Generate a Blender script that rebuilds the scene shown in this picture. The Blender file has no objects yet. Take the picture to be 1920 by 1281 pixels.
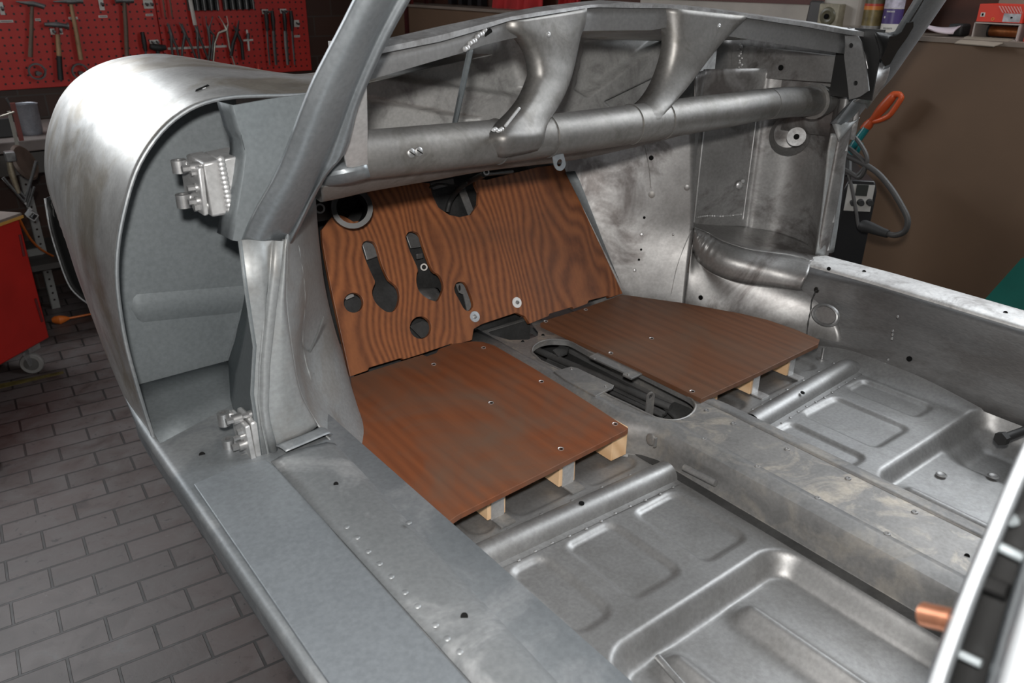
import bpy, bmesh, math, random
from mathutils import Vector, Matrix, noise
from mathutils.geometry import tessellate_polygon
R = math.radians
rnd = random.Random(7)
SC = bpy.context.scene
COL = SC.collection
V = Vector

# ------------------------------------------------------------------ camera
CX, CY, FPX = 960.0, 640.5, 1499.25
CAM = V((-1.0575, 0.0, 1.70))
VF, VU = (-333.0, -61.0), (930.0, 3900.0)
def _dir(p):
    return V((p[0]-CX, -(p[1]-CY), -FPX)).normalized()
_y = _dir(VF); _z = -_dir(VU); _z = (_z - _y*_z.dot(_y)).normalized(); _x = _y.cross(_z)
RC = Matrix((_x, _y, _z))            # world = RC @ camera
def ray(px, py): return RC @ V((px-CX, -(py-CY), -FPX))
def AX(px, py, X): r = ray(px, py); return CAM + r*((X-CAM.x)/r.x)      # point of the photo on a plane x = X
def AY(px, py, Y): r = ray(px, py); return CAM + r*((Y-CAM.y)/r.y)
def AZ(px, py, Z): r = ray(px, py); return CAM + r*((Z-CAM.z)/r.z)
def AP(px, py, p0, n):
    r = ray(px, py); n = V(n); return CAM + r*(n.dot(V(p0)-CAM)/n.dot(r))
cd = bpy.data.cameras.new('camera'); cam = bpy.data.objects.new('camera', cd); COL.objects.link(cam)
cam.matrix_world = Matrix.Translation(CAM) @ RC.to_4x4()
cd.sensor_width = 36.0; cd.lens = FPX/1920*36; cd.clip_start = 0.02
cd.dof.use_dof = True; cd.dof.focus_distance = 1.5; cd.dof.aperture_fstop = 9.0
SC.camera = cam

# ------------------------------------------------------------------ light
w = bpy.data.worlds.new('world'); SC.world = w; w.use_nodes = True
w.node_tree.nodes['Background'].inputs[0].default_value = (0.75, 0.85, 1.0, 1)
w.node_tree.nodes['Background'].inputs[1].default_value = 0.3
SC.view_settings.view_transform = 'Standard'; SC.view_settings.look = 'None'
SC.view_settings.exposure = 0.0; SC.view_settings.gamma = 1.0; SC.view_settings.use_curve_mapping = False
def area(name, loc, target, sx, sy, power, color=(1, 1, 1), spread=180):
    l = bpy.data.lights.new(name, 'AREA'); l.shape = 'RECTANGLE'; l.size = sx; l.size_y = sy
    l.energy = power; l.color = color; l.spread = R(spread)
    o = bpy.data.objects.new(name, l); COL.objects.link(o); o.location = loc
    o.rotation_euler = (V(target)-V(loc)).to_track_quat('-Z', 'Y').to_euler()
    return o
def flash():
    l = bpy.data.lights.new('camera_flash', 'SPOT'); l.energy = 78; l.spot_size = R(112); l.spot_blend = 0.6
    l.shadow_soft_size = 0.03; l.color = (1.0, 0.97, 0.93)
    o = bpy.data.objects.new('camera_flash', l); COL.objects.link(o); o.location = CAM + V((-0.03, -0.02, 0.13))
    o.rotation_euler = (V((-0.02, 1.25, 1.0)) - o.location).to_track_quat('-Z', 'Y').to_euler()
flash()
area('window_daylight', (-1.45, 5.05, 2.66), (-1.3, 0.8, 1.1), 2.5, 0.8, 80, (0.95, 0.98, 1.0))
area('window_daylight', (2.02, 0.3, 2.22), (0.0, 0.5, 0.9), 0.8, 2.9, 70, (0.93, 0.97, 1.0))
area('door_daylight', (-4.90, -1.2, 1.5), (-1.0, 0.8, 0.0), 2.6, 2.8, 26, (0.90, 0.95, 1.0))

# ------------------------------------------------------------------ materials
def mat(name):
    m = bpy.data.materials.new(name); m.use_nodes = True
    nt = m.node_tree; b = nt.nodes['Principled BSDF']
    return m, nt, b
def N(nt, t, **kw):
    n = nt.nodes.new(t)
    for k, v in kw.items():
        if k in n.inputs: n.inputs[k].default_value = v
        else: setattr(n, k, v)
    return n
def ramp(nt, fac, stops):
    r = nt.nodes.new('ShaderNodeValToRGB'); e = r.color_ramp.elements
    while len(e) < len(stops): e.new(0.5)
    for i, (p, c) in enumerate(stops):
        e[i].position = p; e[i].color = (c[0], c[1], c[2], 1) if hasattr(c, '__len__') else (c, c, c, 1)
    nt.links.new(fac, r.inputs[0]); return r.outputs[0]
def mixc(nt, fac, a, b, mode='MIX'):
    m = nt.nodes.new('ShaderNodeMix'); m.data_type = 'RGBA'; m.blend_type = mode
    for s, v in ((m.inputs[0], fac), (m.inputs[6], a), (m.inputs[7], b)):
        if hasattr(v, 'links'): nt.links.new(v, s)
        elif hasattr(v, '__len__'): s.default_value = (v[0], v[1], v[2], 1)
        else: s.default_value = v
    return m.outputs[2]
def math2(nt, op, a, b=0.0, clamp=False):
    m = nt.nodes.new('ShaderNodeMath'); m.operation = op; m.use_clamp = clamp
    for s, v in ((m.inputs[0], a), (m.inputs[1], b)):
        if hasattr(v, 'links'): nt.links.new(v, s)
        else: s.default_value = v
    return m.outputs[0]
def coords(nt, scale=(1, 1, 1), rot=(0, 0, 0), loc=(0, 0, 0)):
    t = nt.nodes.new('ShaderNodeTexCoord'); mp = nt.nodes.new('ShaderNodeMapping')
    mp.inputs['Scale'].default_value = scale; mp.inputs['Rotation'].default_value = rot; mp.inputs['Location'].default_value = loc
    nt.links.new(t.outputs['Object'], mp.inputs[0]); return mp.outputs[0]
def noi(nt, vec, scale, detail=4, rough=0.55, dist=0.0):
    n = N(nt, 'ShaderNodeTexNoise', Scale=scale, Detail=detail, Roughness=rough, Distortion=dist)
    nt.links.new(vec, n.inputs['Vector']); return n.outputs[0]
def bump(nt, b, h, strength, dist=0.002):
    n = N(nt, 'ShaderNodeBump', Strength=strength, Distance=dist); nt.links.new(h, n.inputs['Height'])
    nt.links.new(n.outputs[0], b.inputs['Normal'])
def plain(name, c, rough=0.5, metal=0.0, var=0.12, scale=9, spec=0.5):
    m, nt, b = mat(name); v = coords(nt); f = noi(nt, v, scale)
    d = [max(0, x*(1-var)) for x in c]; u = [min(1, x*(1+var)) for x in c]
    nt.links.new(ramp(nt, f, [(0.3, d), (0.7, u)]), b.inputs['Base Color'])
    b.inputs['Roughness'].default_value = rough; b.inputs['Metallic'].default_value = metal
    b.inputs['Specular IOR Level'].default_value = spec
    return m
def steel(name, lo, hi, rough=0.42, metal=0.8, scale=5.0, spots=None, spot_amt=0.5, spot_scale=14, rvar=0.1, bmp=0.06, stretch=(1, 1, 1), lump=0.0):
    m, nt, b = mat(name); v = coords(nt, stretch)
    f = noi(nt, v, scale, 6, 0.6, 0.4); c = ramp(nt, f, [(0.3, lo), (0.7, hi)])
    if spots:
        s = noi(nt, v, spot_scale, 5, 0.65, 0.8)
        k = ramp(nt, s, [(0.49, 0.0), (0.64, spot_amt)]); c = mixc(nt, k, c, spots)
    fine = noi(nt, v, 160, 2, 0.5); c = mixc(nt, 0.25, c, ramp(nt, fine, [(0.3, 0.35), (0.7, 1.0)]), 'MULTIPLY')
    nt.links.new(c, b.inputs['Base Color'])
    rr = noi(nt, v, scale*2.3, 4)
    nt.links.new(math2(nt, 'ADD', math2(nt, 'MULTIPLY', rr, rvar*2), rough-rvar+.07), b.inputs['Roughness'])
    b.inputs['Metallic'].default_value = metal
    h = fine
    if lump: h = math2(nt, 'ADD', math2(nt, 'MULTIPLY', noi(nt, v, 11, 2), lump), math2(nt, 'MULTIPLY', fine, 0.05))
    bump(nt, b, h, bmp, 0.004 if lump else 0.0015)
    return m
def g(x): return (x, x, x)
M = {}
M['floor_steel'] = steel('floorpan steel', g(.31), g(.42), .42, .74, 4, (.25, .245, .235), .35)
M['sill_steel'] = steel('sill steel', (.25, .27, .285), (.32, .34, .355), .47, .62, 3, (.50, .51, .52), .5, 9)
M['plate_steel'] = steel('threshold steel', (.26, .285, .31), (.31, .335, .355), .44, .60, 2)
M['fender_steel'] = steel('polished fender steel', (.44, .44, .435), (.70, .695, .68), .37, .84, 6, (.32, .27, .20), .7, 5, .12, .55, lump=1.0)
M['post_steel'] = steel('door post steel', (.29, .305, .31), (.37, .385, .39), .46, .55, 5, (.24, .215, .19), .5, 7)
M['pillar_steel'] = steel('pillar steel', (.23, .25, .265), (.31, .33, .345), .38, .68, 4)
M['dash_steel'] = steel('dash steel', (.21, .205, .20), (.31, .30, .285), .43, .74, 6, (.17, .16, .145), .6, 18)
M['kick_steel'] = steel('kick panel steel', (.25, .245, .24), (.44, .435, .43), .36, .62, 6, (.115, .10, .095), .85, 6, .1, .35, lump=.8)
M['grey_panel'] = steel('closing panel steel', (.15, .17, .18), (.195, .215, .225), .55, .4, 3)
M['tunnel_steel'] = steel('tunnel steel', (.22, .22, .22), (.33, .325, .32), .48, .62, 12, (.40, .375, .34), .7, 16)
M['tunnel_rear'] = steel('worn tunnel steel', (.25, .245, .24), (.34, .33, .32), .46, .65, 14, (.52, .47, .405), .95, 13)
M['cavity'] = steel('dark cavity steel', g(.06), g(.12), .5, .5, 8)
M['bright_edge'] = steel('bright rail steel', (.60, .60, .60), (.95, .95, .95), .30, .9, 18, (.45, .43, .42), .7, 20)
M['cover_steel'] = steel('sill cover steel', (.25, .265, .275), (.31, .325, .335), .47, .6, 3, (.56, .57, .58), .75, 6)
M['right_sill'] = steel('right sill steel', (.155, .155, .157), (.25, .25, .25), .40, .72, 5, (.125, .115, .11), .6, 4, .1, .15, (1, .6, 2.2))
M['bulk'] = steel('bulkhead steel', (.38, .38, .375), (.52, .52, .51), .45, .3, 4, (.24, .235, .23), .7, 10)
M['fascia'] = steel('dash fascia steel', g(.15), g(.20), .5, .4, 4)
M['sill_top'] = steel('worn sill top with painted glare', (.70, .69, .68), (.97, .97, .96), .40, .55, 10, (.42, .40, .39), .7, 16)  # window glare on the right sill top put into the near-white base colour
M['zinc'] = steel('bright welded steel', g(.58), g(.76), .34, .72, 16, bmp=.3, lump=.4)
M['bolt'] = steel('bolt steel', g(.42), g(.55), .32, .85, 30)
M['black_paint'] = plain('black cavity paint', g(.012), .45)
M['dark'] = plain('dark hole', g(.006), .8, spec=.1)
M['black_rubber'] = plain('black rubber', g(.018), .6)
M['copper'] = steel('copper', (.75, .30, .17), (.90, .42, .26), .30, .95, 20)

def plywood(name, axis, base, dark, grey, ringn=26, stretch=.16, greyamt=.35, seed=0.0, rough=.5, lines=40.0, wob=3.2, soft=.75):
    m, nt, b = mat(name)
    sc = [1, 1, 1]; sc[axis] = stretch
    v = coords(nt, sc, loc=(seed, seed*.7, seed*.3))
    f = noi(nt, v, wob, 2, .45, .25)
    sx = nt.nodes.new('ShaderNodeSeparateXYZ'); nt.links.new(coords(nt), sx.inputs[0])
    lin = math2(nt, 'MULTIPLY', sx.outputs[0], lines)
    s = math2(nt, 'SINE', math2(nt, 'MULTIPLY', math2(nt, 'ADD', math2(nt, 'MULTIPLY', f, ringn), lin), 6.28))
    s = math2(nt, 'ADD', math2(nt, 'MULTIPLY', s, .5), .5)
    v2s = [55, 55, 55]; v2s[axis] = 3
    fib = noi(nt, coords(nt, v2s), 2.5, 3, .6)
    s2 = math2(nt, 'ADD', math2(nt, 'MULTIPLY', s, soft), math2(nt, 'MULTIPLY', fib, 1.1-soft), True)
    c = ramp(nt, s2, [(0.08, dark), (0.45, [(x+y)/2 for x, y in zip(base, dark)]), (0.95, base)])
    big = noi(nt, coords(nt, loc=(seed, 0, 3)), 5.5, 4, .6, .6)
    c = mixc(nt, ramp(nt, big, [(0.42, 0.0), (0.72, greyamt)]), c, grey)
    nt.links.new(c, b.inputs['Base Color'])
    b.inputs['Roughness'].default_value = rough; b.inputs['Specular IOR Level'].default_value = .35
    bump(nt, b, s2, .12, .001)
    return m
M['toe_ply'] = plywood('toe board plywood', 2, (.33, .120, .046), (.105, .034, .016), (.11, .05, .028), 17, .20, .45, 2.3, .42, 52, 4.4, .55)
M['ply_left'] = plywood('left floorboard plywood', 1, (.215, .070, .028), (.125, .042, .020), (.125, .088, .064), 9, .2, .85, 5.1, .5, 30, 3.2, .35)
M['ply_right'] = plywood('right floorboard plywood', 1, (.16, .066, .032), (.08, .033, .017), (.11, .08, .058), 10, .10, .5, 8.7, .5, 34, 3.2, .3)
M['pine'] = plywood('pine batten', 1, (.80, .55, .33), (.62, .38, .20), (.8, .6, .4), 12, .1, .1, 1.2)

# ------------------------------------------------------------------ mesh helpers
class MB:
    def __init__(s): s.v = []; s.f = []
    def add(s, vs, fs):
        o = len(s.v); s.v += [V(p) for p in vs]; s.f += [tuple(i+o for i in f) for f in fs]; return s
    def box(s, c, size, rot=None, taper=1.0):
        hx, hy, hz = [q/2 for q in size]; vs = []
        for z, t in ((-hz, 1), (hz, taper)):
            for x, y in ((-hx, -hy), (hx, -hy), (hx, hy), (-hx, hy)): vs.append(V((x*t, y*t, z)))
        if rot is not None: vs = [rot @ p for p in vs]
        return s.add([p+V(c) for p in vs], [(3, 2, 1, 0), (4, 5, 6, 7), (0, 1, 5, 4), (1, 2, 6, 5), (2, 3, 7, 6), (3, 0, 4, 7)])
    def tube(s, pts, r, seg=10, caps=True, flat=1.0, up=None):
        pts = [V(p) for p in pts]; n = len(pts); rs = r if hasattr(r, '__len__') else [r]*n
        t0 = (pts[1]-pts[0]).normalized()
        u = V(up) if up else (V((0, 0, 1)) if abs(t0.z) < .9 else V((1, 0, 0)))
        u = (u - t0*u.dot(t0)).normalized(); vs = []; fs = []
        for i, p in enumerate(pts):
            a = pts[max(i-1, 0)]; b = pts[min(i+1, n-1)]; t = (b-a).normalized()
            u = (u - t*u.dot(t)).normalized(); w_ = t.cross(u)
            for k in range(seg):
                q = 2*math.pi*k/seg; vs.append(p + u*(math.cos(q)*rs[i]) + w_*(math.sin(q)*rs[i]*flat))
        for i in range(n-1):
            for k in range(seg):
                k2 = (k+1) % seg; fs.append((i*seg+k, i*seg+k2, (i+1)*seg+k2, (i+1)*seg+k))
        if caps: fs.append(tuple(reversed(range(seg)))); fs.append(tuple(range((n-1)*seg, n*seg)))
        return s.add(vs, fs)
    def cyl(s, a, b, r, seg=16, r2=None): return s.tube([a, b], [r, r if r2 is None else r2], seg)
    def ring(s, a, b, ro, ri, seg=20):
        a, b = V(a), V(b); t = (b-a).normalized(); u = V((0, 0, 1)) if abs(t.z) < .9 else V((1, 0, 0))
        u = (u-t*u.dot(t)).normalized(); w_ = t.cross(u); vs = []; fs = []
        for p, r in ((a, ro), (b, ro), (b, ri), (a, ri)):
            for k in range(seg):
                q = 2*math.pi*k/seg; vs.append(p+u*math.cos(q)*r+w_*math.sin(q)*r)
        for j in range(4):
            for k in range(seg):
                k2 = (k+1) % seg; fs.append((j*seg+k, j*seg+k2, ((j+1) % 4)*seg+k2, ((j+1) % 4)*seg+k))
        return s.add(vs, fs)
    def dome(s, c, n, r, h, seg=10, rings=3):
        c, n = V(c), V(n).normalized(); u = V((0, 0, 1)) if abs(n.z) < .9 else V((1, 0, 0))
        u = (u-n*u.dot(n)).normalized(); w_ = n.cross(u); vs = []; fs = []
        for j in range(rings):
            a = j/rings*math.pi/2
            for k in range(seg):
                q = 2*math.pi*k/seg; vs.append(c+(u*math.cos(q)+w_*math.sin(q))*r*math.cos(a)+n*h*math.sin(a))
        vs.append(c+n*h)
        for j in range(rings-1):
            for k in range(seg):
                k2 = (k+1) % seg; fs.append((j*seg+k, j*seg+k2, (j+1)*seg+k2, (j+1)*seg+k))
        for k in range(seg): fs.append(((rings-1)*seg+k, (rings-1)*seg+(k+1) % seg, rings*seg))
        return s.add(vs, fs)
    def lathe(s, c, axis, prof, seg=24):
        c, n = V(c), V(axis).normalized(); u = V((0, 0, 1)) if abs(n.z) < .9 else V((1, 0, 0))
        u = (u-n*u.dot(n)).normalized(); w_ = n.cross(u); vs = []; fs = []
        for r, h in prof:
            for k in range(seg):
                q = 2*math.pi*k/seg; vs.append(c+(u*math.cos(q)+w_*math.sin(q))*max(r, 1e-5)+n*h)
        for j in range(len(prof)-1):
            for k in range(seg):
                k2 = (k+1) % seg; fs.append((j*seg+k, j*seg+k2, (j+1)*seg+k2, (j+1)*seg+k))
        return s.add(vs, fs)
    def hexnut(s, c, axis, r, h): return s.cyl(V(c), V(c)+V(axis).normalized()*h, r, 6)
    def plate(s, poly, ext, holes=()):
        """planar polygon (3D points) with holes, extruded along vector ext"""
        loops = [[V(p) for p in poly]]+[[V(p) for p in h] for h in holes]; ext = V(ext)
        tris = tessellate_polygon(loops); flat = [p for l in loops for p in l]; n = len(flat)
        nrm = V((0, 0, 0))
        for t in tris:
            a, b, c = (flat[i] for i in t); nrm += (b-a).cross(c-a)
        vs = flat+[p+ext for p in flat]; fs = []
        for t in tris:
            a, b, c = (flat[i] for i in t)
            if (b-a).cross(c-a).dot(ext) > 0: t = t[::-1]
            fs.append(tuple(t)); fs.append(tuple(i+n for i in reversed(t)))
        o = 0
        for l in loops:
            k = len(l)
            for i in range(k): fs.append((o+i, o+(i+1) % k, n+o+(i+1) % k, n+o+i))
            o += k
        return s.add(vs, fs)
    def sheet(s, rows, nu=None, nv=None, closed=False):
        """smooth surface through rows of points (Catmull-Rom both ways)"""
        rows = [[V(p) for p in r] for r in rows]
        if nu: rows = [resample(r, nu) for r in rows]
        if nv:
            cols = list(zip(*rows)); cols = [resample(list(c), nv) for c in cols]; rows = [list(r) for r in zip(*cols)]
        nr, nc = len(rows), len(rows[0])
        return s.add([p for r in rows for p in r], [(i*nc+j, i*nc+j+1, (i+1)*nc+j+1, (i+1)*nc+j) for i in range(nr-1) for j in range(nc-1)])
    def build(s, name, m, parent=None, smooth=True, angle=38, thick=0, bevel=0, sub=0):
        me = bpy.data.meshes.new(name); me.from_pydata(s.v, [], s.f); me.update()
        bm = bmesh.new(); bm.from_mesh(me); bmesh.ops.remove_doubles(bm, verts=bm.verts, dist=1e-6)
        bmesh.ops.recalc_face_normals(bm, faces=bm.faces); bm.to_mesh(me); bm.free()
        if smooth: me.shade_smooth(); me.set_sharp_from_angle(angle=R(angle))
        o = bpy.data.objects.new(name, me); COL.objects.link(o); me.materials.append(m)
        if bevel:
            q = o.modifiers.new('bevel', 'BEVEL'); q.width = bevel; q.segments = 2; q.limit_method = 'ANGLE'; q.angle_limit = R(40)
        if sub:
            q = o.modifiers.new('sub', 'SUBSURF'); q.levels = sub; q.render_levels = sub
        if thick:
            q = o.modifiers.new('thickness', 'SOLIDIFY'); q.thickness = thick; q.offset = 0
        if parent: attach(o, parent)
        return o
def resample(p, n):
    """n points along a Catmull-Rom spline through p (uniform in parameter)"""
    p = [V(q) for q in p]; k = len(p)
    if k == 2: return [p[0].lerp(p[1], i/(n-1)) for i in range(n)]
    out = []
    for i in range(n):
        t = i/(n-1)*(k-1); j = min(int(t), k-2); u = t-j
        a = p[j-1] if j > 0 else p[0]*2-p[1]; b, c = p[j], p[j+1]; d = p[j+2] if j+2 < k else p[k-1]*2-p[k-2]
        out.append(0.5*((2*b)+(c-a)*u+(2*a-5*b+4*c-d)*u*u+(3*b-a-3*c+d)*u*u*u))
    return out
def world_mat(o):
    mt = Matrix.LocRotScale(o.location, o.rotation_euler, o.scale)
    return world_mat(o.parent) @ o.matrix_parent_inverse @ mt if o.parent else mt
def attach(o, parent):
    o.parent = parent
    o.matrix_parent_inverse = world_mat(parent).inverted()
def tag(o, label, cat, group=None, kind=None):
    if label: o['label'] = label
    if cat: o['category'] = cat
    if group: o['group'] = group
    if kind: o['kind'] = kind
    return o
def thing(name, label, cat, loc=(0, 0, 0), group=None):
    o = bpy.data.objects.new(name, None); COL.objects.link(o); o.location = loc; o.empty_display_size = .05
    return tag(o, label, cat, group)
def struct(o): o['kind'] = 'structure'; return o
def dup(root, offset, label=None, parent=None):
    """a copy of a thing (or part) and everything below it, moved by offset"""
    def cp(o, par):
        c = o.copy(); COL.objects.link(c)
        if par is not None: c.parent = par
        for ch in list(o.children): cp(ch, c)
        return c
    c = cp(root, None); c.location = root.location+V(offset)
    if label: c['label'] = label
    return c
def circ(c, r, n, u, v, start=0.0):
    return [V(c)+V(u)*math.cos(start+2*math.pi*i/n)*r+V(v)*math.sin(start+2*math.pi*i/n)*r for i in range(n)]
def sub_(o, label):
    o['label'] = label; return o
# ------------------------------------------------------------------ the room
def brick_floor():
    m, nt, b = mat('clinker brick floor')
    v = coords(nt, (1, 1, 1), (0, 0, R(4.5)), (.05, .02, 0))
    br = N(nt, 'ShaderNodeTexBrick', Scale=1.0); nt.links.new(v, br.inputs['Vector'])
    br.offset = .5; br.inputs['Brick Width'].default_value = .222; br.inputs['Row Height'].default_value = .108
    br.inputs['Mortar Size'].default_value = .0045; br.inputs['Mortar Smooth'].default_value = .25; br.inputs['Bias'].default_value = 0
    br.inputs['Color1'].default_value = (.060, .040, .036, 1); br.inputs['Color2'].default_value = (.10, .072, .067, 1)
    br.inputs['Mortar'].default_value = (.022, .019, .018, 1)
    n1 = noi(nt, coords(nt), 9, 6, .65, .5); n2 = noi(nt, coords(nt, loc=(4, 2, 0)), 2.2, 4)
    c = mixc(nt, ramp(nt, n1, [(.35, 0.0), (.75, .65)]), br.outputs[0], (.15, .145, .145))
    c = mixc(nt, ramp(nt, n1, [(.28, .75), (.40, 0.0)]), c, (.03, .027, .026))
    c = mixc(nt, br.outputs[1], c, (.024, .021, .02))
    n3 = noi(nt, coords(nt), 34, 4, .7, .4); c = mixc(nt, ramp(nt, n3, [(.30, .8), (.39, 0.0)]), c, (.022, .02, .02))
    c = mixc(nt, ramp(nt, n3, [(.66, 0.0), (.76, .5)]), c, (.26, .25, .25))
    nt.links.new(c, b.inputs['Base Color'])
    nt.links.new(math2(nt, 'ADD', math2(nt, 'MULTIPLY', n1, .3), .30), b.inputs['Roughness'])
    h = math2(nt, 'ADD', math2(nt, 'MULTIPLY', math2(nt, 'SUBTRACT', 1.0, br.outputs[1]), 1.0), math2(nt, 'MULTIPLY', n1, .35))
    bump(nt, b, h, .5, .006)
    return m
def tile_wall():
    m, nt, b = mat('brown glazed wall tiles')
    t = nt.nodes.new('ShaderNodeTexCoord'); sx = nt.nodes.new('ShaderNodeSeparateXYZ'); nt.links.new(t.outputs['Object'], sx.inputs[0])
    cb = nt.nodes.new('ShaderNodeCombineXYZ'); nt.links.new(math2(nt, 'ADD', sx.outputs[0], sx.outputs[1]), cb.inputs[0]); nt.links.new(sx.outputs[2], cb.inputs[1])
    br = N(nt, 'ShaderNodeTexBrick', Scale=1.0); nt.links.new(cb.outputs[0], br.inputs['Vector'])
    br.inputs['Brick Width'].default_value = .25; br.inputs['Row Height'].default_value = .12; br.inputs['Mortar Size'].default_value = .004
    br.inputs['Color1'].default_value = (.034, .016, .011, 1); br.inputs['Color2'].default_value = (.052, .022, .014, 1); br.inputs['Mortar'].default_value = (.05, .04, .035, 1)
    nt.links.new(br.outputs[0], b.inputs['Base Color']); b.inputs['Roughness'].default_value = .35
    return m
MW = {}
MW['floor'] = brick_floor(); MW['tile'] = tile_wall()
MW['brown'] = plain('brown wall paint', (.145, .090, .056), .5, 0, .16, 1.6)
MW['plank'] = plywood('dark plank wall', 1, (.085, .030, .018), (.04, .015, .010), (.05, .02, .013), 4, .1, .3, 2.0)
MW['plaster'] = plain('white plaster', (.42, .42, .41), .8)
MW['ceil'] = plain('pale ceiling', (.36, .36, .36), .8)
def slab(name, lo, hi, m):
    lo, hi = V(lo), V(hi); return struct(MB().box((lo+hi)/2, hi-lo).build(name, m, smooth=False))
slab('floor', (-5.2, -4.2, -.1), (2.3, 5.35, 0), MW['floor'])
slab('wall_front', (-5.2, 5.15, 0), (2.3, 5.35, 3.4), MW['tile'])
slab('wall_right', (1.90, -4.2, 0), (2.10, 5.15, 1.50), MW['brown'])
slab('wall_right_upper', (2.10, -4.2, 0), (2.3, 5.15, 3.4), MW['plank'])
slab('trim_1', (1.885, -4.2, 1.50), (2.10, 5.15, 1.515), plain('ledge stone', (.20, .16, .13), .5))
slab('wall_left', (-5.2, -4.2, 0), (-5.0, 5.15, 3.4), MW['plaster'])
slab('wall_back', (-5.0, -4.2, 0), (1.90, -4.0, 3.4), MW['plaster'])
def window(name, c, u, v, n, su, sv):
    c, u, v, n = V(c), V(u), V(v), V(n); fm = MB(); rot = Matrix((u, v, n)).transposed()
    for s_ in (-1, -.33, .33, 1): fm.box(c+u*(s_*su/2), (.05, sv+.05, .05), rot)
    for s_ in (-1, 1): fm.box(c+v*(s_*sv/2), (su, .05, .05), rot)
    o = struct(fm.build(name, plain('window frame', (.3, .3, .3), .5), smooth=False))
    m, nt, b = mat('window pane'); b.inputs['Base Color'].default_value = (.6, .65, .7, 1); b.inputs['Roughness'].default_value = .1
    b.inputs['Emission Color'].default_value = (.9, .95, 1, 1); b.inputs['Emission Strength'].default_value = 1.5
    MB().box(c-n*.012, (su, sv, .006), rot).build('window_pane', m, o, smooth=False)
window('window_1', (-1.45, 5.12, 2.66), (1, 0, 0), (0, 0, 1), (0, -1, 0), 2.6, .9)
window('window_2', (2.075, .3, 2.22), (0, 1, 0), (0, 0, 1), (-1, 0, 0), 3.0, .9)
slab('ceiling', (-5.2, -4.2, 3.4), (2.3, 5.35, 3.5), MW['ceil'])

# ------------------------------------------------------------------ pegboard wall and its tools
def pegmat():
    m, nt, b = mat('red perforated board')
    t = nt.nodes.new('ShaderNodeTexCoord'); sx = nt.nodes.new('ShaderNodeSeparateXYZ'); nt.links.new(t.outputs['Object'], sx.inputs[0])
    q = []
    for i in (0, 2):
        f = math2(nt, 'FRACT', math2(nt, 'DIVIDE', math2(nt, 'ADD', sx.outputs[i], 20.0), .038)); q.append(math2(nt, 'SUBTRACT', f, .5))
    d = math2(nt, 'SQRT', math2(nt, 'ADD', math2(nt, 'MULTIPLY', q[0], q[0]), math2(nt, 'MULTIPLY', q[1], q[1])))
    k = math2(nt, 'LESS_THAN', d, .15)
    nz = noi(nt, coords(nt), 5, 3)
    c = mixc(nt, k, ramp(nt, nz, [(.3, (.44, .017, .012)), (.7, (.52, .024, .015))]), (.012, .002, .002))
    nt.links.new(c, b.inputs['Base Color']); b.inputs['Roughness'].default_value = .45
    return m
MP = pegmat()
PY = 5.12
def pz(px, py): return AY(px, py, PY).z
pb_z = pz(0, 170)
seam = AY(300, 60, PY).x; xr = AY(579, 60, PY).x; xl = seam-1.1
tag(MB().box(((xl+seam)/2, 5.135, (pb_z+2.05)/2), (seam-xl-.004, .028, 2.05-pb_z)).build('pegboard', MP, bevel=.002),
    'large red perforated tool board on the left, holding the hammers', 'tool board', 'red tool boards on the back wall')
tag(MB().box(((seam+xr)/2, 5.135, (pb_z+2.05)/2), (xr-seam-.004, .028, 2.05-pb_z)).build('pegboard', MP, bevel=.002),
    'red perforated tool board on the right, holding pliers and files', 'tool board', 'red tool boards on the back wall')
T = {}
T['wood'] = plain('hammer handle wood', (.34, .21, .11), .5, 0, .2, 25); T['oldwood'] = plain('dark handle wood', (.13, .085, .06), .5, 0, .2, 25)
T['head'] = steel('hammer head steel', g(.12), g(.22), .4, .8, 20); T['grip'] = plain('black grip', (.015, .015, .015), .5)
T['white'] = plain('white label', (.62, .60, .56), .6); T['tool'] = steel('dark tool steel', g(.08), g(.15), .4, .7, 20)
T['chrome'] = steel('shiny tool steel', (.38, .36, .31), (.62, .58, .5), .3, .9, 20); T['redwrap'] = plain('red tape', (.28, .03, .025), .5)
T['print'] = plain('label print', (.10, .10, .10), .6)
TY = 5.085
def tp(px, py, y=TY): return AY(px, py, y)
def seg_tool(t, parts):
    for nm, pts, r, m, *fl in parts:
        p = [tp(*q) for q in pts]; MB().tube(p, r if hasattr(r, '__len__') else [r]*len(p), 10, True, fl[0] if fl else 1.0, (1, 0, 0)).build(nm, m, t)
def tool(name, label, cat, group, parts):
    c = tp(*parts[0][1][0]); t = thing(name, label, cat, c, group); seg_tool(t, parts); return t
HG = 'hammers on the red board'
tool('hammer', 'body hammer with thin pointed head and brown handle, leftmost on the red board', 'hammer', HG,
     [('handle', [(60, 12), (59, 60), (57, 107)], [.009, .010, .012], T['oldwood']), ('head', [(30, 3), (48, 6), (62, 7), (74, 10), (83, 13)], [.003, .009, .013, .012, .014], T['head'])])
tool('hammer', 'body hammer with a long pale wooden handle and spike head', 'hammer', HG,
     [('handle', [(133, 8), (142, 55), (152, 112)], [.010, .011, .013], T['wood']), ('head', [(100, 3), (120, 3), (135, 3), (148, 2), (155, 2)], [.003, .008, .014, .011, .015], T['head'])])
h3 = tool('hammer', 'wooden hammer with red band and black grip on a white holder', 'hammer', HG,
     [('handle', [(107, 52), (109, 80), (111, 105)], [.010, .012, .013], T['wood']), ('grip', [(111, 105), (112, 128), (114, 150)], [.014, .014, .015], T['grip']),
      ('handle_band', [(106.5, 50), (107.5, 64)], .012, T['redwrap']), ('head', [(83, 46), (95, 46), (107, 47), (120, 48), (126, 49)], [.010, .012, .017, .011, .012], T['head']),
      ('striking_face', [(125.5, 49), (128.5, 49.3)], .019, T['head'])])
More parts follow.
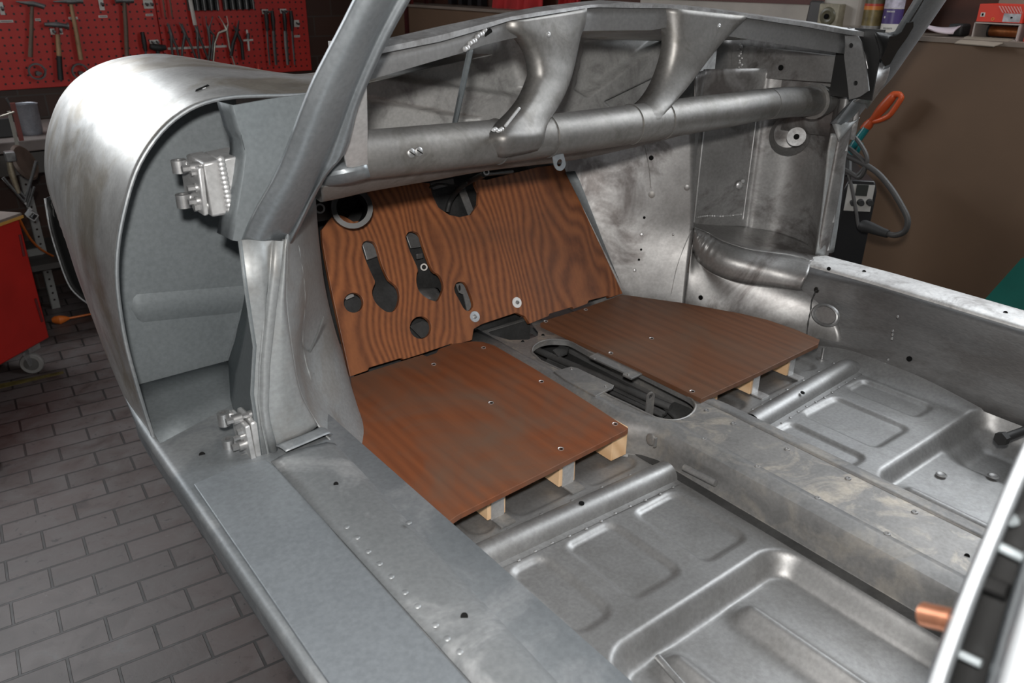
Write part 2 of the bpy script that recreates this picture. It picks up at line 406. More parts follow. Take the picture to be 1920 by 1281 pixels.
tool('hammer', 'hammer with a long dark handle just above the fender crown', 'hammer', HG,
     [('handle', [(233, 5), (236, 50), (238, 105)], [.011, .012, .012], T['oldwood']), ('head', [(216, 2), (226, 1), (236, 1), (250, 1)], [.014, .012, .016, .014], T['head'])])
tool('mallet', 'black rubber mallet hanging under a white label plate', 'mallet', None,
     [('handle', [(295, 92), (299, 118)], [.012, .012], T['grip']), ('head', [(281, 87), (290, 89), (300, 90), (311, 89)], [.014, .020, .020, .014], T['black'] if 'black' in T else M['black_rubber'])])
tool('file', 'short file with a fat black handle beside the mallet', 'file', None,
     [('handle', [(267, 60), (270, 78), (273, 96)], [.010, .014, .010], T['grip']), ('blade', [(273, 96), (275, 116)], .006, T['tool'])])
def ringtool(px, py, r, label):
    c = tp(px, py); t = thing('clamp_ring', label, 'clamp', c, 'round clamps on the red board')
    MB().ring(c+V((0, -.008, 0)), c+V((0, .010, 0)), r, r*.80, 28).build('band', T['tool'], t)
    MB().cyl(c+V((r*.05, -.012, -.01)), c+V((r*.05, .03, -.01)), r*.28, 12).cyl(c+V((r*.3, -.014, -.01)), c+V((r*.3, .02, -.01)), r*.16, 10).build('screw', T['tool'], t)
    MB().box(c+V((r*.95, 0, r*.15)), (r*.25, .02, r*.25)).build('lug', T['tool'], t)
ringtool(69.5, 134, .043, 'round black clamp ring hanging below the first hammer')
ringtool(150, 134, .043, 'round black clamp ring half hidden behind the fender')
def holder(px, py, w, h, label, holes=2):
    c = tp(px, py, 5.112); t = thing('tool_holder', label, 'holder', c, 'white tool holders')
    MB().box(c, (w, .006, h)).build('plate', T['white'], t, smooth=False)
    for i in range(holes): 
        o = (i-(holes-1)/2)*w*.55; MB().tube([c+V((o, 0, h*.1)), c+V((o, -.03, -h*.1)), c+V((o, -.045, h*.05))], .006, 8).build('hook', T['tool'], t)
holder(106, 59, .058, .030, 'white double holder behind the red banded hammer')
holder(190, 8, .024, .06, 'narrow white hook plate with no tool on it', 1)
holder(278, 8, .050, .045, 'white double hook plate at the seam of the boards')
holder(3, 16, .020, .06, 'white hook plate at the left edge of the photo', 1)
holder(289, 79, .048, .024, 'white plate above the black mallet')
holder(556, 44, .034, .040, 'white hook plate on the right edge of the red board', 1)
def label_strip(px, py, w, label):
    c = tp(px, py, 5.118); t = tag(MB().box(c, (w, .003, .012)).build('name_label', T['white'], smooth=False), label, 'label', 'white name strips on the red board')
    MB().box(c+V((0, -.002, 0)), (w*.8, .001, .003)).build('print_line', T['print'], t, smooth=False)
for px, py, w_, lb in ((12, 40, .062, 'longest white name strip at the left edge of the board'), (71, 37, .026, 'small white name strip right of the first hammer'),
                       (137, 34, .045, 'white name strip behind the pale hammer handle'), (193, 31, .045, 'white name strip under the single empty hook'),
                       (280, 28, .040, 'white name strip under the double hook plate'), (557, 68, .038, 'white name strip near the right edge of the board')):
    label_strip(px, py, w_, lb)
c0 = tp(315, 92, 5.118); c1 = tp(425, 86, 5.118)
tag(MB().box((c0+c1)/2, ((c1-c0).length, .004, .012)).build('tool_rail', T['white'], smooth=False), 'long white label rail behind the row of pliers', 'label rail')
PG = 'pliers on the red board'
def pliers(label, jaw, hinge, la, lb, m=T['tool'], r=.007):
    tool('pliers', label, 'pliers', PG, [('jaw', jaw[0]+[hinge], [.003]*len(jaw[0])+[.011], m), ('jaw', jaw[1]+[hinge], [.003]*len(jaw[1])+[.011], m),
         ('handle', [hinge]+la, [.010]+[r]*len(la), m), ('handle', [hinge]+lb, [.010]+[r]*len(lb), m)])
pliers('first grey pliers of the row, left of the others', ([(314, 43)], [(317, 45)]), (321, 66), [(322, 90), (325, 113)], [(331, 88), (337, 115)])
pliers('grey pliers with wide handles, second of the row', ([(336, 42)], [(341, 44)]), (347, 64), [(342, 90), (341, 113)], [(360, 90), (370, 115)])
pliers('grey pliers hanging below the pale flat bar, third of the row', ([(365, 47)], [(370, 48)]), (370, 60), [(371, 90), (375, 118)], [(384, 95), (393, 118)])
pliers('open jawed pliers, fourth of the row', ([(386, 30), (387, 45)], [(399, 32), (395, 45)]), (391, 56), [(394, 85), (391, 112)], [(401, 66), (396, 112)])
pliers('shiny metal shears with bright blades and bowed handles', ([(410, 30), (418, 42)], [(425, 30), (428, 45)]), (425, 56), [(410, 62), (403, 80), (400, 117)], [(430, 88), (440, 122)], T['chrome'], .006)
pliers('black handled pliers at the right end of the row', ([(448, 38)], [(438, 48)]), (444, 60), [(437, 80), (433, 105)], [(453, 80), (456, 112)], T['grip'], .011)
tool('hook_rail', 'white cross shaped hook strip right of the black pliers', 'hook', None, [('strip', [(463, 56), (467, 95)], .006, T['white']), ('crosspiece', [(456, 76), (474, 75)], .006, T['white']), ('hook', [(465, 62), (465, 73)], .010, T['tool'])])
tool('flat_bar', 'pale flat bar hanging above the third pliers', 'bar', None, [('bar', [(356, -4), (361, 22), (366, 47)], .011, plain('pale aluminium', (.55, .52, .48), .5), .3)])
for px, lb in ((305, 'thin steel rod at the seam, left of the pair'), (318, 'thin steel rod at the seam, right of the pair')):
    tool('steel_rod', lb, 'rod', 'thin steel rods', [('rod', [(px, -4), (px+5, 32)], .0045, T['oldwood'])])
def rack(x0, x1, y1, label, n):
    a = tp(x0, y1, 5.10); b = tp(x1, y1, 5.10); t = thing('punch_rack', label, 'rack', (a+b)/2, 'ribbed dark racks at the top')
    w_ = b.x-a.x; MB().box(((a.x+b.x)/2, 5.108, a.z+.08), (w_, .02, .16)).build('back', T['tool'], t)
    for i in range(n): MB().cyl((a.x+w_*(i+.5)/n, 5.09, a.z), (a.x+w_*(i+.5)/n, 5.09, a.z+.16), w_/n*.33, 8).build('punch', M['dark'] if i % 2 else T['head'], t)
rack(354, 412, 20, 'ribbed dark rack of punches at the top, left one', 9)
rack(420, 478, 18, 'ribbed dark rack of punches at the top, right one', 9)
FG = 'files on the red board'
for px, w_, lb in ((502, .006, 'thin file with black handle, leftmost of the hanging files'), (514, .011, 'wide file with black handle, second of the hanging files'),
                   (536, .012, 'widest pale file with black handle under a white holder'), (549, .007, 'narrow file with black handle, rightmost of the hanging files')):
    tool('file', lb, 'file', FG, [('handle', [(px-4, 20), (px-2, 38), (px-1, 58)], [.010, .014, .009], T['grip']), ('blade', [(px-1, 58), (px+1, 90), (px+4, 122)], [w_, w_, w_*.8], T['tool'] if w_ < .012 else T['head'], .35)])
holder(497, 22, .040, .026, 'white double holder above the left files'); holder(531, 21, .040, .026, 'white double holder above the right files')
c = tp(485, 131); t = thing('funnel', 'small bright red funnel tip sticking up behind the fender', 'funnel', c)
MB().lathe(c, (0, 0, 1), [(.035, -.12), (.032, -.08), (.008, -.02), (.004, .035), (.0, .035)], 16).build('cone', plain('red plastic', (.75, .05, .03), .4), t)

# ------------------------------------------------------------------ workbench, cabinet and floor clutter at the left
t = thing('workbench', 'grey worn workbench along the back wall under the red boards', 'workbench', (-1.0, 4.8, 0))
MB().box((-1.0, 4.82, .925), (2.6, .62, .055)).build('worktop', plain('worn bench top', (.15, .125, .115), .55, 0, .25, 6), t, bevel=.006)
MB().box((-1.0, 4.55, .84), (2.5, .05, .10)).build('apron', plain('dark bench frame', (.05, .045, .04), .6), t)
for sx in (-2.2, .2):
    for sy in (4.58, 5.06): MB().box((sx, sy, .45), (.07, .07, .90)).build('leg', plain('bench leg', (.05, .045, .04), .6), t)
MB().box((-1.0, 4.82, .3), (2.4, .5, .03)).build('shelf', plain('bench shelf', (.045, .04, .036), .6), t)
c = AY(57, 246, 4.68); c.z = .953
t = thing('metal_pot', 'dented grey metal pot standing on the workbench', 'pot', c)
rr = (AY(82, 220, 4.68).x-AY(33, 220, 4.68).x)/2; hh = AY(57, 195, 4.68).z-.953
MB().lathe(c, (0, 0, 1), [(.0, .0), (rr*.92, .0), (rr, .02), (rr*1.02, hh), (rr*1.06, hh+.004), (rr*.98, hh), (rr*.94, .02), (0, .02)], 28).build('body', steel('pot steel', (.24, .25, .28), (.42, .43, .47), .4, .7, 14, lump=1.0, bmp=.3), t)
MB().tube([c+V((-rr*.9, 0, hh*.8)), c+V((-rr*1.2, 0, hh*1.25))], .006, 8).build('stick_handle', T['tool'], t)
c = AY(7, 240, 4.72); c.z = .953
t = tag(MB().box(c+V((-.05, 0, .045)), (.17, .16, .09)).build('black_box', plain('black box', (.02, .02, .02), .5), bevel=.004), 'low black box on the bench at the left edge', 'box')
# red cabinet on casters
u = ray(1300, -48); u = V((u.x, u.y, 0)).normalized(); vv = V((-u.y, u.x, 0))
if vv.y < 0: vv = -vv
CB = AZ(97, 692, 0)+vv*.05-u*.05; CB.z = 0
t = thing('tool_cabinet', 'red metal tool cabinet with wooden top on casters', 'cabinet', CB)
redm = plain('red cabinet paint', (.36, .014, .010), .42, 0, .12, 6); rot = Matrix((u, vv, V((0, 0, 1)))).transposed()
ctop = AP(45, 405, CB+u*.05-vv*.05, vv).z
MB().box(CB+u*(-.35+.045)+vv*.20+V((0, 0, (.145+ctop)/2)), (.78, .50, ctop-.145), rot).build('body', redm, t, bevel=.008)
MB().box(CB+u*(-.35+.045)+vv*.20+V((0, 0, ctop+.010)), (.80, .52, .022), rot).build('wooden_top', plain('worn board top', (.15, .12, .105), .6, 0, .3, 5), t, bevel=.003)
MB().box(CB+u*(-.35+.045)-vv*.062+V((0, 0, ctop+.004)), (.80, .006, .012), rot).build('top_edge', plain('yellowish edge', (.42, .22, .05), .5), t)
for k, (a, b_) in enumerate((((37, 440), (45, 480)), ((66, 560), (79, 603)))):
    p, q = (AP(*s_, CB-vv*.052, vv) for s_ in (a, b_)); MB().tube([p, q], .006, 8).build('hinge', plain('dark red hinge', (.10, .01, .01), .5), t)
for du, dv in ((0, 0.0), (0, .38), (-.68, 0), (-.68, .38)):
    p = CB+u*du+vv*dv; wc = p+V((0, 0, .05)); ax = (u*.9+vv*.45).normalized()
    cs = MB().box(p+V((0, 0, .13)), (.07, .07, .03), rot).build('caster', M['bolt'], t)
    MB().lathe(wc-ax*.014, ax, [(.032, 0), (.046, 0), (.05, .006), (.05, .022), (.046, .028), (.032, .028)], 28).build('tyre', plain('grey caster rubber', (.22, .21, .20), .6), cs)
    MB().lathe(wc-ax*.012, ax, [(0, 0), (.033, 0), (.033, .024), (0, .024)], 24).build('wheel_hub', plain('caster hub', (.10, .095, .09), .5), cs)
    fx = vv*.45-u*.9
    for s_ in (-1, 1): MB().plate([wc+ax*(.022*s_)+V((0, 0, -.006))+u*.008, wc+ax*(.022*s_)+V((0, 0, -.006))-u*.008, wc+ax*(.022*s_)+V((0, 0, .07))-u*.028, wc+ax*(.022*s_)+V((0, 0, .07))+u*.02], ax*.003).build('fork', M['bolt'], cs)
# metal frame leaning on the cabinet
S = lambda px, py, y=4.15: AY(px, py, y)
al = steel('bright channel', (.35, .35, .36), (.6, .6, .6), .35, .85, 10)
t = thing('metal_stand', 'bright metal channel frame with crossed struts behind the cabinet', 'stand', S(62, 396))
a, b_ = S(8, 338), S(60, 395)
dn = (b_-a).normalized(); MB().box((a+b_)/2+V((0, .03, 0)), ((b_-a).length, .05, .008), Matrix((dn, V((0, 1, 0)), dn.cross(V((0, 1, 0))))).transposed()).build('rail', al, t)
e = S(60, 397); MB().ring(e+V((0, 0, -.022)), e+V((.0, .07, -.022)), .024, .018, 4).build('channel_end', al, t)
for p, q in (((47, 378), (68, 302)), ((6, 333), (46, 380)), ((52, 388), (64, 350)), ((30, 352), (48, 372))): MB().tube([S(*p), S(*q)], .0065, 8).build('strut', T['tool'], t)
MB().tube([S(18, 304), S(22, 325), S(35, 362)], [.012, .014, .010], 10).build('plunger', steel('brass rod', (.30, .25, .17), (.5, .45, .35), .35, .9, 20), t)
MB().box(S(19, 293), (.040, .05, .042)).build('head_block', steel('head block', g(.14), g(.3), .35, .8, 20), t, bevel=.004)
t = tag(MB().lathe(S(46, 305, 4.3), (.55, -.4, .25), [(0, -.01), (.075, -.01), (.085, 0), (.075, .01), (0, .01)], 28).build('wheel_disc', plain('rusty disc', (.10, .07, .055), .5, .2, .3, 12)), 'brown worn disc leaning behind the metal frame', 'disc')
p, q = AY(33, 264, 4.4), AY(31, 193, 4.4)
t = thing('clamp_bar', 'upright dark red bar in front of the metal pot', 'bar', p)
MB().box((p+q)/2, (.020, .012, (q-p).length)).build('bar', plain('rust red bar', (.15, .030, .022), .5), t)
MB().box((p+q)/2+V((-.022, 0, -.03)), (.014, .014, .16)).build('bracket', plain('pale bracket', (.25, .24, .21), .5), t)
MB().tube([AY(0, 212+7, 4.38), AY(27, 210, 4.38)], .004, 8).build('rod', T['chrome'], t)
# slotted post and shelf
pb = AZ(106, 578, 0)
t = bpy.data.objects['workbench']
hl = [circ(pb+V((0, 0, .05+.04*i)), .006, 8, (1, 0, 0), (0, 0, 1)) for i in range(21)]
MB().plate([pb+V((-.02, 0, 0)), pb+V((.02, 0, 0)), pb+V((.02, 0, .895)), pb+V((-.02, 0, .895))], (0, .003, 0), hl).box(pb+V((-.02, .02, .447)), (.003, .04, .894)).build('slotted_post', plain('grey post paint', (.20, .20, .19), .5), t)
MB().box(pb+V((-.25, .0, .33)), (.5, .02, .045)).build('crossbar', plain('grey bar paint', (.15, .15, .14), .5), t)
oc = plain('orange cable', (.62, .15, .02), .45)
t = thing('extension_cord', 'orange extension cord with plug lying on the floor by the cabinet', 'cord', AZ(110, 600, .012))
pts = [AZ(*q, .012) for q in ((128, 597), (150, 593), (180, 587), (215, 580), (260, 560), (300, 545))]
MB().tube(resample(pts, 24), .0055, 8).build('cable', oc, t)
MB().tube([AZ(97, 601, .02), AZ(103, 600, .02), AZ(113, 600, .02), AZ(121, 598, .02), AZ(129, 597, .016)], [.010, .020, .024, .017, .008], 12).build('connector', oc, t)
pts = [AY(36, 410, 4.1), AY(46, 430, 4.2), AY(60, 452, 4.35), AY(80, 470, 4.5), AY(107, 484, pb.y-.008), AY(128, 492, pb.y-.01), AY(155, 506, pb.y-.02), AY(180, 540, pb.y-.03), AZ(196, 560, .006), AZ(215, 556, .006)]
tag(MB().tube(resample(pts, 20), .0055, 8).build('power_cord', oc), 'orange cord hanging from the cabinet past the slotted post', 'cord')
t = thing('black_wheel', 'black rubber wheel at the left border of the photo, standing on the bricks', 'wheel', AZ(-14, 862, 0))  # black wheel with tyre and axle, partly outside the frame
wc_ = AZ(-14, 862, 0)+V((0, 0, .062)); MB().lathe(wc_+V((-.02, 0, 0)), (1, .15, 0), [(0, .005), (.035, .0), (.055, .0), (.062, .008), (.062, .032), (.055, .04), (0, .04)], 28).build('tyre', M['black_rubber'], t); MB().cyl(wc_+V((-.024, 0, 0)), wc_+V((.024, 0, 0)), .012, 12).build('axle', T['tool'], t)
q = [AZ(-40, 728, .0012), AZ(118, 696, .0012), AZ(120, 700, .0012), AZ(-40, 738, .0012)]
struct(MB().plate(q, (0, 0, -.001)).build('trim_2', plain('worn yellow floor line', (.10, .075, .02), .6, 0, .5, 30), smooth=False))
# dark things on the far wall behind the windscreen frame
for px, w_, lb, m in ((905, 0, '', None),):
    pass
for i, (px, c_, lb) in enumerate(((763, (.06, .008, .008), 'dark red upright bar leaning by the corner, left of three'), (772, (.11, .012, .010), 'brighter red upright bar leaning by the corner'), (800, (.05, .008, .008), 'dark red upright bar leaning by the corner, right of three'))):
    p = AY(px, 40, 4.9); tag(MB().box((p.x, 4.9, 1.15), (.020, .03, 2.3)).build('upright_bar', plain('bar paint', c_, .45)), lb, 'bar', 'upright bars by the corner')
for i, (px, lb) in enumerate(((843, 'dark steel bar on the right wall, nearest the corner'), (862, 'dark steel bar on the right wall, second from the corner'), (880, 'dark steel bar on the right wall, third from the corner'), (898, 'dark steel bar on the right wall, beside the red cloth'))):
    p = AX(px, 20, 2.05); tag(MB().box((2.075, p.y, 1.75), (.045, .04, .46)).build('steel_bar', plain('black steel', (.014, .014, .016), .35)), lb, 'bar', 'dark bars on the right wall')
def cloth(x0, x1, ybot, label, n=36):
    a, b_ = AX(x0, ybot, 2.02), AX(x1, ybot-8, 2.02); rows = []
    for i in range(n):
        s_ = i/(n-1); f = .018*math.sin(s_*23)+.012*math.sin(s_*51+1); base = a.lerp(b_, s_)
        rows.append([V((2.045+f*.8-.02, base.y+.02*(1-s_), base.z-.10)), V((2.045+f-.02, base.y, base.z)), V((2.055+f*.6-.02, base.y-.03*(1-s_), base.z+.2)), V((2.065+f*.2-.01, base.y-.05*(1-s_), base.z+.42))])
    tag(MB().sheet(rows, 12).build('red_cloth', plain('red cloth', (.40, .016, .018), .8, 0, .2, 10), thick=.003), label, 'cloth', 'red cloths behind the windscreen frame')
cloth(917, 1016, 32, 'red cloth with a slanted hem hanging behind the windscreen rail')
cloth(1046, 1084, 7, 'small bright red cloth edge right of the larger red cloth')
# ------------------------------------------------------------------ the car body
from mathutils.bvhtree import BVHTree
FZ = 0.90                                     # floor pan height: the shell stands raised on a trestle
car = thing('car_body', 'bare grey steel body shell of a small coupe, stripped for restoration', 'car', (-.04, .6, .86))
def part(mb, name, m, **kw): return mb.build(name, m, car, **kw)
def smooth(a, b, x):
    t = min(1, max(0, (x-a)/(b-a))); return t*t*(3-2*t)
def rsd(x, y, r):                             # signed distance to a rounded rectangle
    x0, x1, y0, y1, q = r; cx, cy = (x0+x1)/2, (y0+y1)/2
    dx, dy = abs(x-cx)-(x1-x0)/2+q, abs(y-cy)-(y1-y0)/2+q
    return math.hypot(max(dx, 0), max(dy, 0))+min(max(dx, dy), 0)-q
def floor_z(x, y, stamps, wells, ribs, rise=None):
    z = FZ
    for r in stamps: z -= .0065*(1-smooth(-.006, .005, rsd(x, y, r)))
    for r, d, w_ in wells: z -= d*(1-smooth(-w_, .004, rsd(x, y, r)))
    for xc, ye, h, w_ in ribs: z += h*math.exp(-((x-xc)/w_)**2)*(1-smooth(ye-.035, ye, y))
    if rise: z += rise(x, y)
    z += .0010*noise.noise((x*7, y*7, 1.3))
    return z
def floor_grid(x0, x1, y0, y1, *a):
    nx, ny = int((x1-x0)/.0042), int((y1-y0)/.0042); mb = MB()
    vs = [V((x0+(x1-x0)*i/nx, y0+(y1-y0)*j/ny, 0)) for j in range(ny+1) for i in range(nx+1)]
    for v in vs: v.z = floor_z(v.x, v.y, *a)
    mb.add(vs, [(j*(nx+1)+i, j*(nx+1)+i+1, (j+1)*(nx+1)+i+1, (j+1)*(nx+1)+i) for j in range(ny) for i in range(nx)])
    return mb
q_ = .016
L_st = [(-.380, -.281, .577, .724, q_), (-.486, -.420, .577, .731, .02), (-.235, -.138, .567, .719, q_), (-.392, -.268, .824, 1.25, .02), (-.240, -.120, .815, 1.25, .02), (-.478, -.426, .826, 1.25, .024)]
L_we = [((-.497, -.112, -.4, .531, .05), .034, .026)]
L_ri = [(-.250, .505, .026, .018), (-.402, .508, .026, .018)]
part(floor_grid(-.60, -.095, .02, 1.40, L_st, L_we, L_ri), 'floor_pan', M['floor_steel'], angle=80)
R_st = [(.270, .391, .582, .742, q_), (.443, .513, .594, .748, q_), (.10, .225, .576, .736, q_), (.270, .406, .834, 1.25, .02), (.12, .216, .831, 1.25, .02), (.448, .490, .846, 1.2, .02)]
R_we = [((.168, .578, -.4, .537, .05), .028, .022), ((.385, .572, -.4, .530, .06), .030, .055)]
R_ri = [(.213, .515, .018, .016)]
rise = lambda x, y: .022*smooth(.525, .575, x)*smooth(.40, .70, y)+.02*smooth(.56, .60, x)
part(floor_grid(.085, .64, .02, 1.40, R_st, R_we, R_ri, rise), 'floor_pan', M['floor_steel'], angle=80)
def cross(xa, ya, xb, yb, taper_end):
    rows = []; n = 26
    for i in range(n):
        s_ = i/(n-1); x, y = xa+(xb-xa)*s_, ya+(yb-ya)*s_; k = 1.0
        if taper_end and s_ > .86: k = max(.02, 1-(s_-.86)/.14)
        row = [V((x, y-.034, FZ+.0006)), V((x, y-.026, FZ+.0012))]
        for j in range(9):
            a = math.pi*j/8; row.append(V((x, y-.0235*math.cos(a), FZ+.0012+.024*k*math.sin(a))))
        row += [V((x, y+.026, FZ+.0012)), V((x, y+.040, FZ+.0006))]; rows.append(row)
    mb = MB().sheet(rows)
    for i in range(13):
        s_ = .05+.9*i/12; x, y = xa+(xb-xa)*s_, ya+(yb-ya)*s_
        mb.dome((x, y+.034+.002*math.sin(i*3), FZ+.001), (0, 0, 1), .0035, .0012, 8, 2); mb.dome((x, y-.033+.002*math.sin(i*5), FZ+.001), (0, 0, 1), .003, .0012, 8, 2)
    return mb
cm = part(cross(-.545, .7785, -.108, .760, False), 'cross_member', M['floor_steel'])
MB().cyl((-.31, .764, FZ+.0245), (-.31, .7638, FZ+.0262), .0045, 14).build('hole', M['dark'], cm)
cm = part(cross(.150, .7745, .585, .800, True), 'cross_member', M['floor_steel'])
MB().cyl((.1495, .7745, FZ+.011), (.160, .775, FZ+.011), .0105, 16).build('open_end', M['dark'], cm)
MB().cyl((.306, .768, FZ+.0245), (.306, .7676, FZ+.0262), .0045, 14).build('hole', M['dark'], cm)
# threaded studs and rods standing on the floor
p, q = AZ(1232, 1236, .876), AZ(1272, 1281, .874)
MB().tube([p+V((0, 0, .004)), q+V((0, 0, .004)), q+(q-p)*.8+V((0, 0, .004))], .0052, 10).build('steel_rod_loose', M['bolt'])
tag(bpy.data.objects['steel_rod_loose'], 'loose steel rod lying in the near floor well at the bottom edge', 'rod'); bpy.data.objects['steel_rod_loose'].name = 'steel_rod'
p = AZ(1543, 664, FZ+.012); part(MB().cyl(p+V((0, 0, -.012)), p+V((0, 0, .016)), .004, 12).cyl(p+V((0, 0, -.016)), p+V((0, 0, -.010)), .013, 20), 'stud', M['bolt'])
p = AZ(1875, 824, FZ+.03); part(MB().cyl(p, p+V((.10, -.02, 0)), .008, 12).cyl(p, p+V((.012, -.002, 0)), .013, 6), 'seat_bolt', M['black_rubber'])
for px, py in ((1765, 890), (1862, 893)):
    p = AZ(px, py, FZ-.024); part(MB().lathe(p, (0, 0, 1), [(.0, .0005), (.005, .0005), (.0075, .002), (.010, 0)], 18), 'drain_plug', M['floor_steel'])

# ---- tunnel
TZ = .962
def tsec(y, side):
    k = smooth(.80, .90, y)                   # 1 in front, 0 behind
    cxm = .008*(1-k)-.018*k; half = .063*(1-k)+.081*k; base = .094*(1-k)+.118*k
    zb = [(base+.012, .896), (base, .901), (base-.006*(1-k), .93), (half+.028*(1-k)+.030*k, .945), (half+.022*(1-k)+.012*k, .957), (half, TZ), (half-.012, TZ)]
    return [V((cxm+side*a, y, z)) for a, z in zb]
for sd in (-1, 1):
    part(MB().sheet([tsec(y, sd) for y in [.02, .2, .4, .6, .74, .80, .83, .86, .90, .95, 1.1, 1.25, 1.36]]), 'tunnel_side', M['tunnel_steel'], angle=50, thick=.0022)
def Tz(*pts, z=TZ, s=4.174, o=(860, 540)): return [AZ(o[0]+a/s, o[1]+b/s, z) for a, b in pts]
slot = resample(Tz((572, 505), (585, 462), (640, 425), (720, 408), (800, 410), (880, 425), (1050, 515), (1250, 585), (1480, 690), (1640, 770), (1800, 855), (1850, 910), (1840, 965), (1790, 1010), (1710, 1036), (1620, 1034), (1530, 1012), (1330, 915), (1150, 830), (900, 690), (640, 570)), 84)
fro = Tz((185, 315), (250, 365), (400, 408), (540, 405), (618, 375), (622, 345), (505, 225), (478, 203), (180, 292))
fr_y = 1.345
outl = [V((.063-.0, .02, TZ)), V((.063, .80, TZ)), V((.0575, .86, TZ)), V((.055, .92, TZ)), V((.055, fr_y, TZ)), V((-.09, fr_y, TZ)), V((-.09, .92, TZ)), V((-.082, .87, TZ)), V((-.052, .80, TZ)), V((-.05, .02, TZ))]
fro = [V((min(max(p.x, -.082), .046), min(p.y, fr_y-.008), TZ)) for p in fro]
slot = [V((min(max(p.x, -.080), .050), p.y, TZ)) for p in slot]
part(MB().plate(outl, (0, 0, -.002), [slot, fro]), 'tunnel_top', M['tunnel_rear'], smooth=False)
part(MB().plate(outl[3:7]+[V((-.085, .90, TZ)), V((.05, .90, TZ))], (0, 0, .0006), [slot if False else [p for p in slot]] if False else []) if False else MB().tube([p+V((0, 0, .0004)) for p in slot]+[slot[0]+V((0, 0, .0004))], .0022, 6), 'slot_rim', M['tunnel_steel'])
MBX = MB()
for p, n2 in ((slot, 14),): 
    rim = [p[i] for i in range(len(p))]; k = len(rim)
    MBX.add([q for q in rim]+[q+V((0, 0, -.012)) for q in rim], [(i, (i+1) % k, k+(i+1) % k, k+i) for i in range(k)])
part(MBX, 'slot_flange', M['tunnel_steel'])
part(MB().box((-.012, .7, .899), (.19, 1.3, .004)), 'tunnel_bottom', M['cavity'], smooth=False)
def rodp(pts, z): return Tz(*pts, z=z)
part(MB().tube(resample(rodp([(590, 475), (730, 538), (900, 610), (1080, 682), (1300, 785), (1460, 855), (1660, 935)], .935), 24), .0075, 10), 'shift_rod', M['cavity'])
part(MB().tube(resample(rodp([(700, 560), (830, 615), (1210, 790), (1400, 880), (1620, 985)], .925), 16), .0045, 8), 'brake_line', M['cavity'])
part(MB().tube(resample(rodp([(690, 575), (800, 625), (1180, 810), (1380, 905), (1600, 1000)], .922), 16), .0045, 8), 'brake_line', M['cavity'])
part(MB().plate(rodp([(735, 500), (800, 460), (862, 478), (850, 520), (780, 548)], .94), (0, 0, .004)), 'rod_bracket', M['cavity'], smooth=False)
part(MB().plate(rodp([(1600, 945), (1690, 905), (1835, 965), (1760, 1025), (1690, 1030)], .925), (0, 0, .004)), 'end_bracket', M['cavity'], smooth=False)
a = AZ(860+1483/4.174, 540+1000/4.174, .925); ey = AY(860+1482/4.174, 540+850/4.174, a.y); wv = V((1, -.2, 0)).normalized(); hw_ = .0085
ol = [V((a.x, a.y, .90))+wv*hw_, V((a.x, a.y, ey.z))+wv*hw_]+[V((a.x, a.y, ey.z))+wv*hw_*math.cos(q)+V((0, 0, hw_))*math.sin(q) for q in [R(i*20) for i in range(1, 9)]]+[V((a.x, a.y, ey.z))-wv*hw_, V((a.x, a.y, .90))-wv*hw_]
part(MB().plate(ol, wv.cross(V((0, 0, 1)))*.004, [circ(V((a.x, a.y, ey.z)), .005, 12, wv, (0, 0, 1.3))]), 'lever_eyelet', M['tunnel_steel'])
part(MB().plate(Tz((1020, 548), (1085, 515), (1475, 665), (1350, 722), (1282, 690), (1290, 672)), (0, 0, .004)), 'cover_plate', M['tunnel_steel'], smooth=False, bevel=.0008)
part(MB().plate(Tz((745, 665), (880, 628), (930, 640), (1215, 775), (1205, 795), (1145, 822), (1070, 860), (830, 730)), (0, 0, .004)), 'cover_plate', M['tunnel_steel'], smooth=False, bevel=.0008)
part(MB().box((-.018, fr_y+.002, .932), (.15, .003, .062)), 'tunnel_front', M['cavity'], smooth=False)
scr = [(1420, 876), (1590, 898), (1533, 935), (1715, 961), (1663, 1002), (1325, 770), (1375, 795), (1320, 824), (1476, 843)]
def screwhead(c, n, r, m, parent, name='screw'):
    c, n = V(c), V(n).normalized(); o = MB().lathe(c, n, [(r, 0), (r*.9, r*.35), (r*.45, r*.42), (0, r*.15)], 14).build(name, m, parent)
    return o
for px, py in scr: screwhead(AZ(px, py, TZ), (0, 0, 1), .0052, M['tunnel_steel'], car, 'tunnel_screw')
for px, py in ((1115, 673), (1179, 703), (1072, 692), (1136, 725)): screwhead(AZ(px, py, TZ+.004), (0, 0, 1), .0030, M['bolt'], car, 'plate_screw')
for px, py in ((1018, 629), (980, 641), (1813, 1043)): part(MB().cyl(AZ(px, py, TZ+.0002), AZ(px, py, TZ+.0006), .0038, 14), 'tunnel_hole', M['dark'])
# bump and short pipe on the left side of the tunnel
xs = -.103
p = AX(1220, 824, xs); part(MB().dome(p, (-1, 0, .2), .011, .002, 12, 3).box(p+V((-.001, -.012, 0)), (.006, .003, .018)), 'side_tab', M['tunnel_steel'])
p, q = AX(1283, 876, -.098), AX(1342, 906, -.096); part(MB().tube([p, q], .0062, 12), 'side_pipe', M['tunnel_steel'])

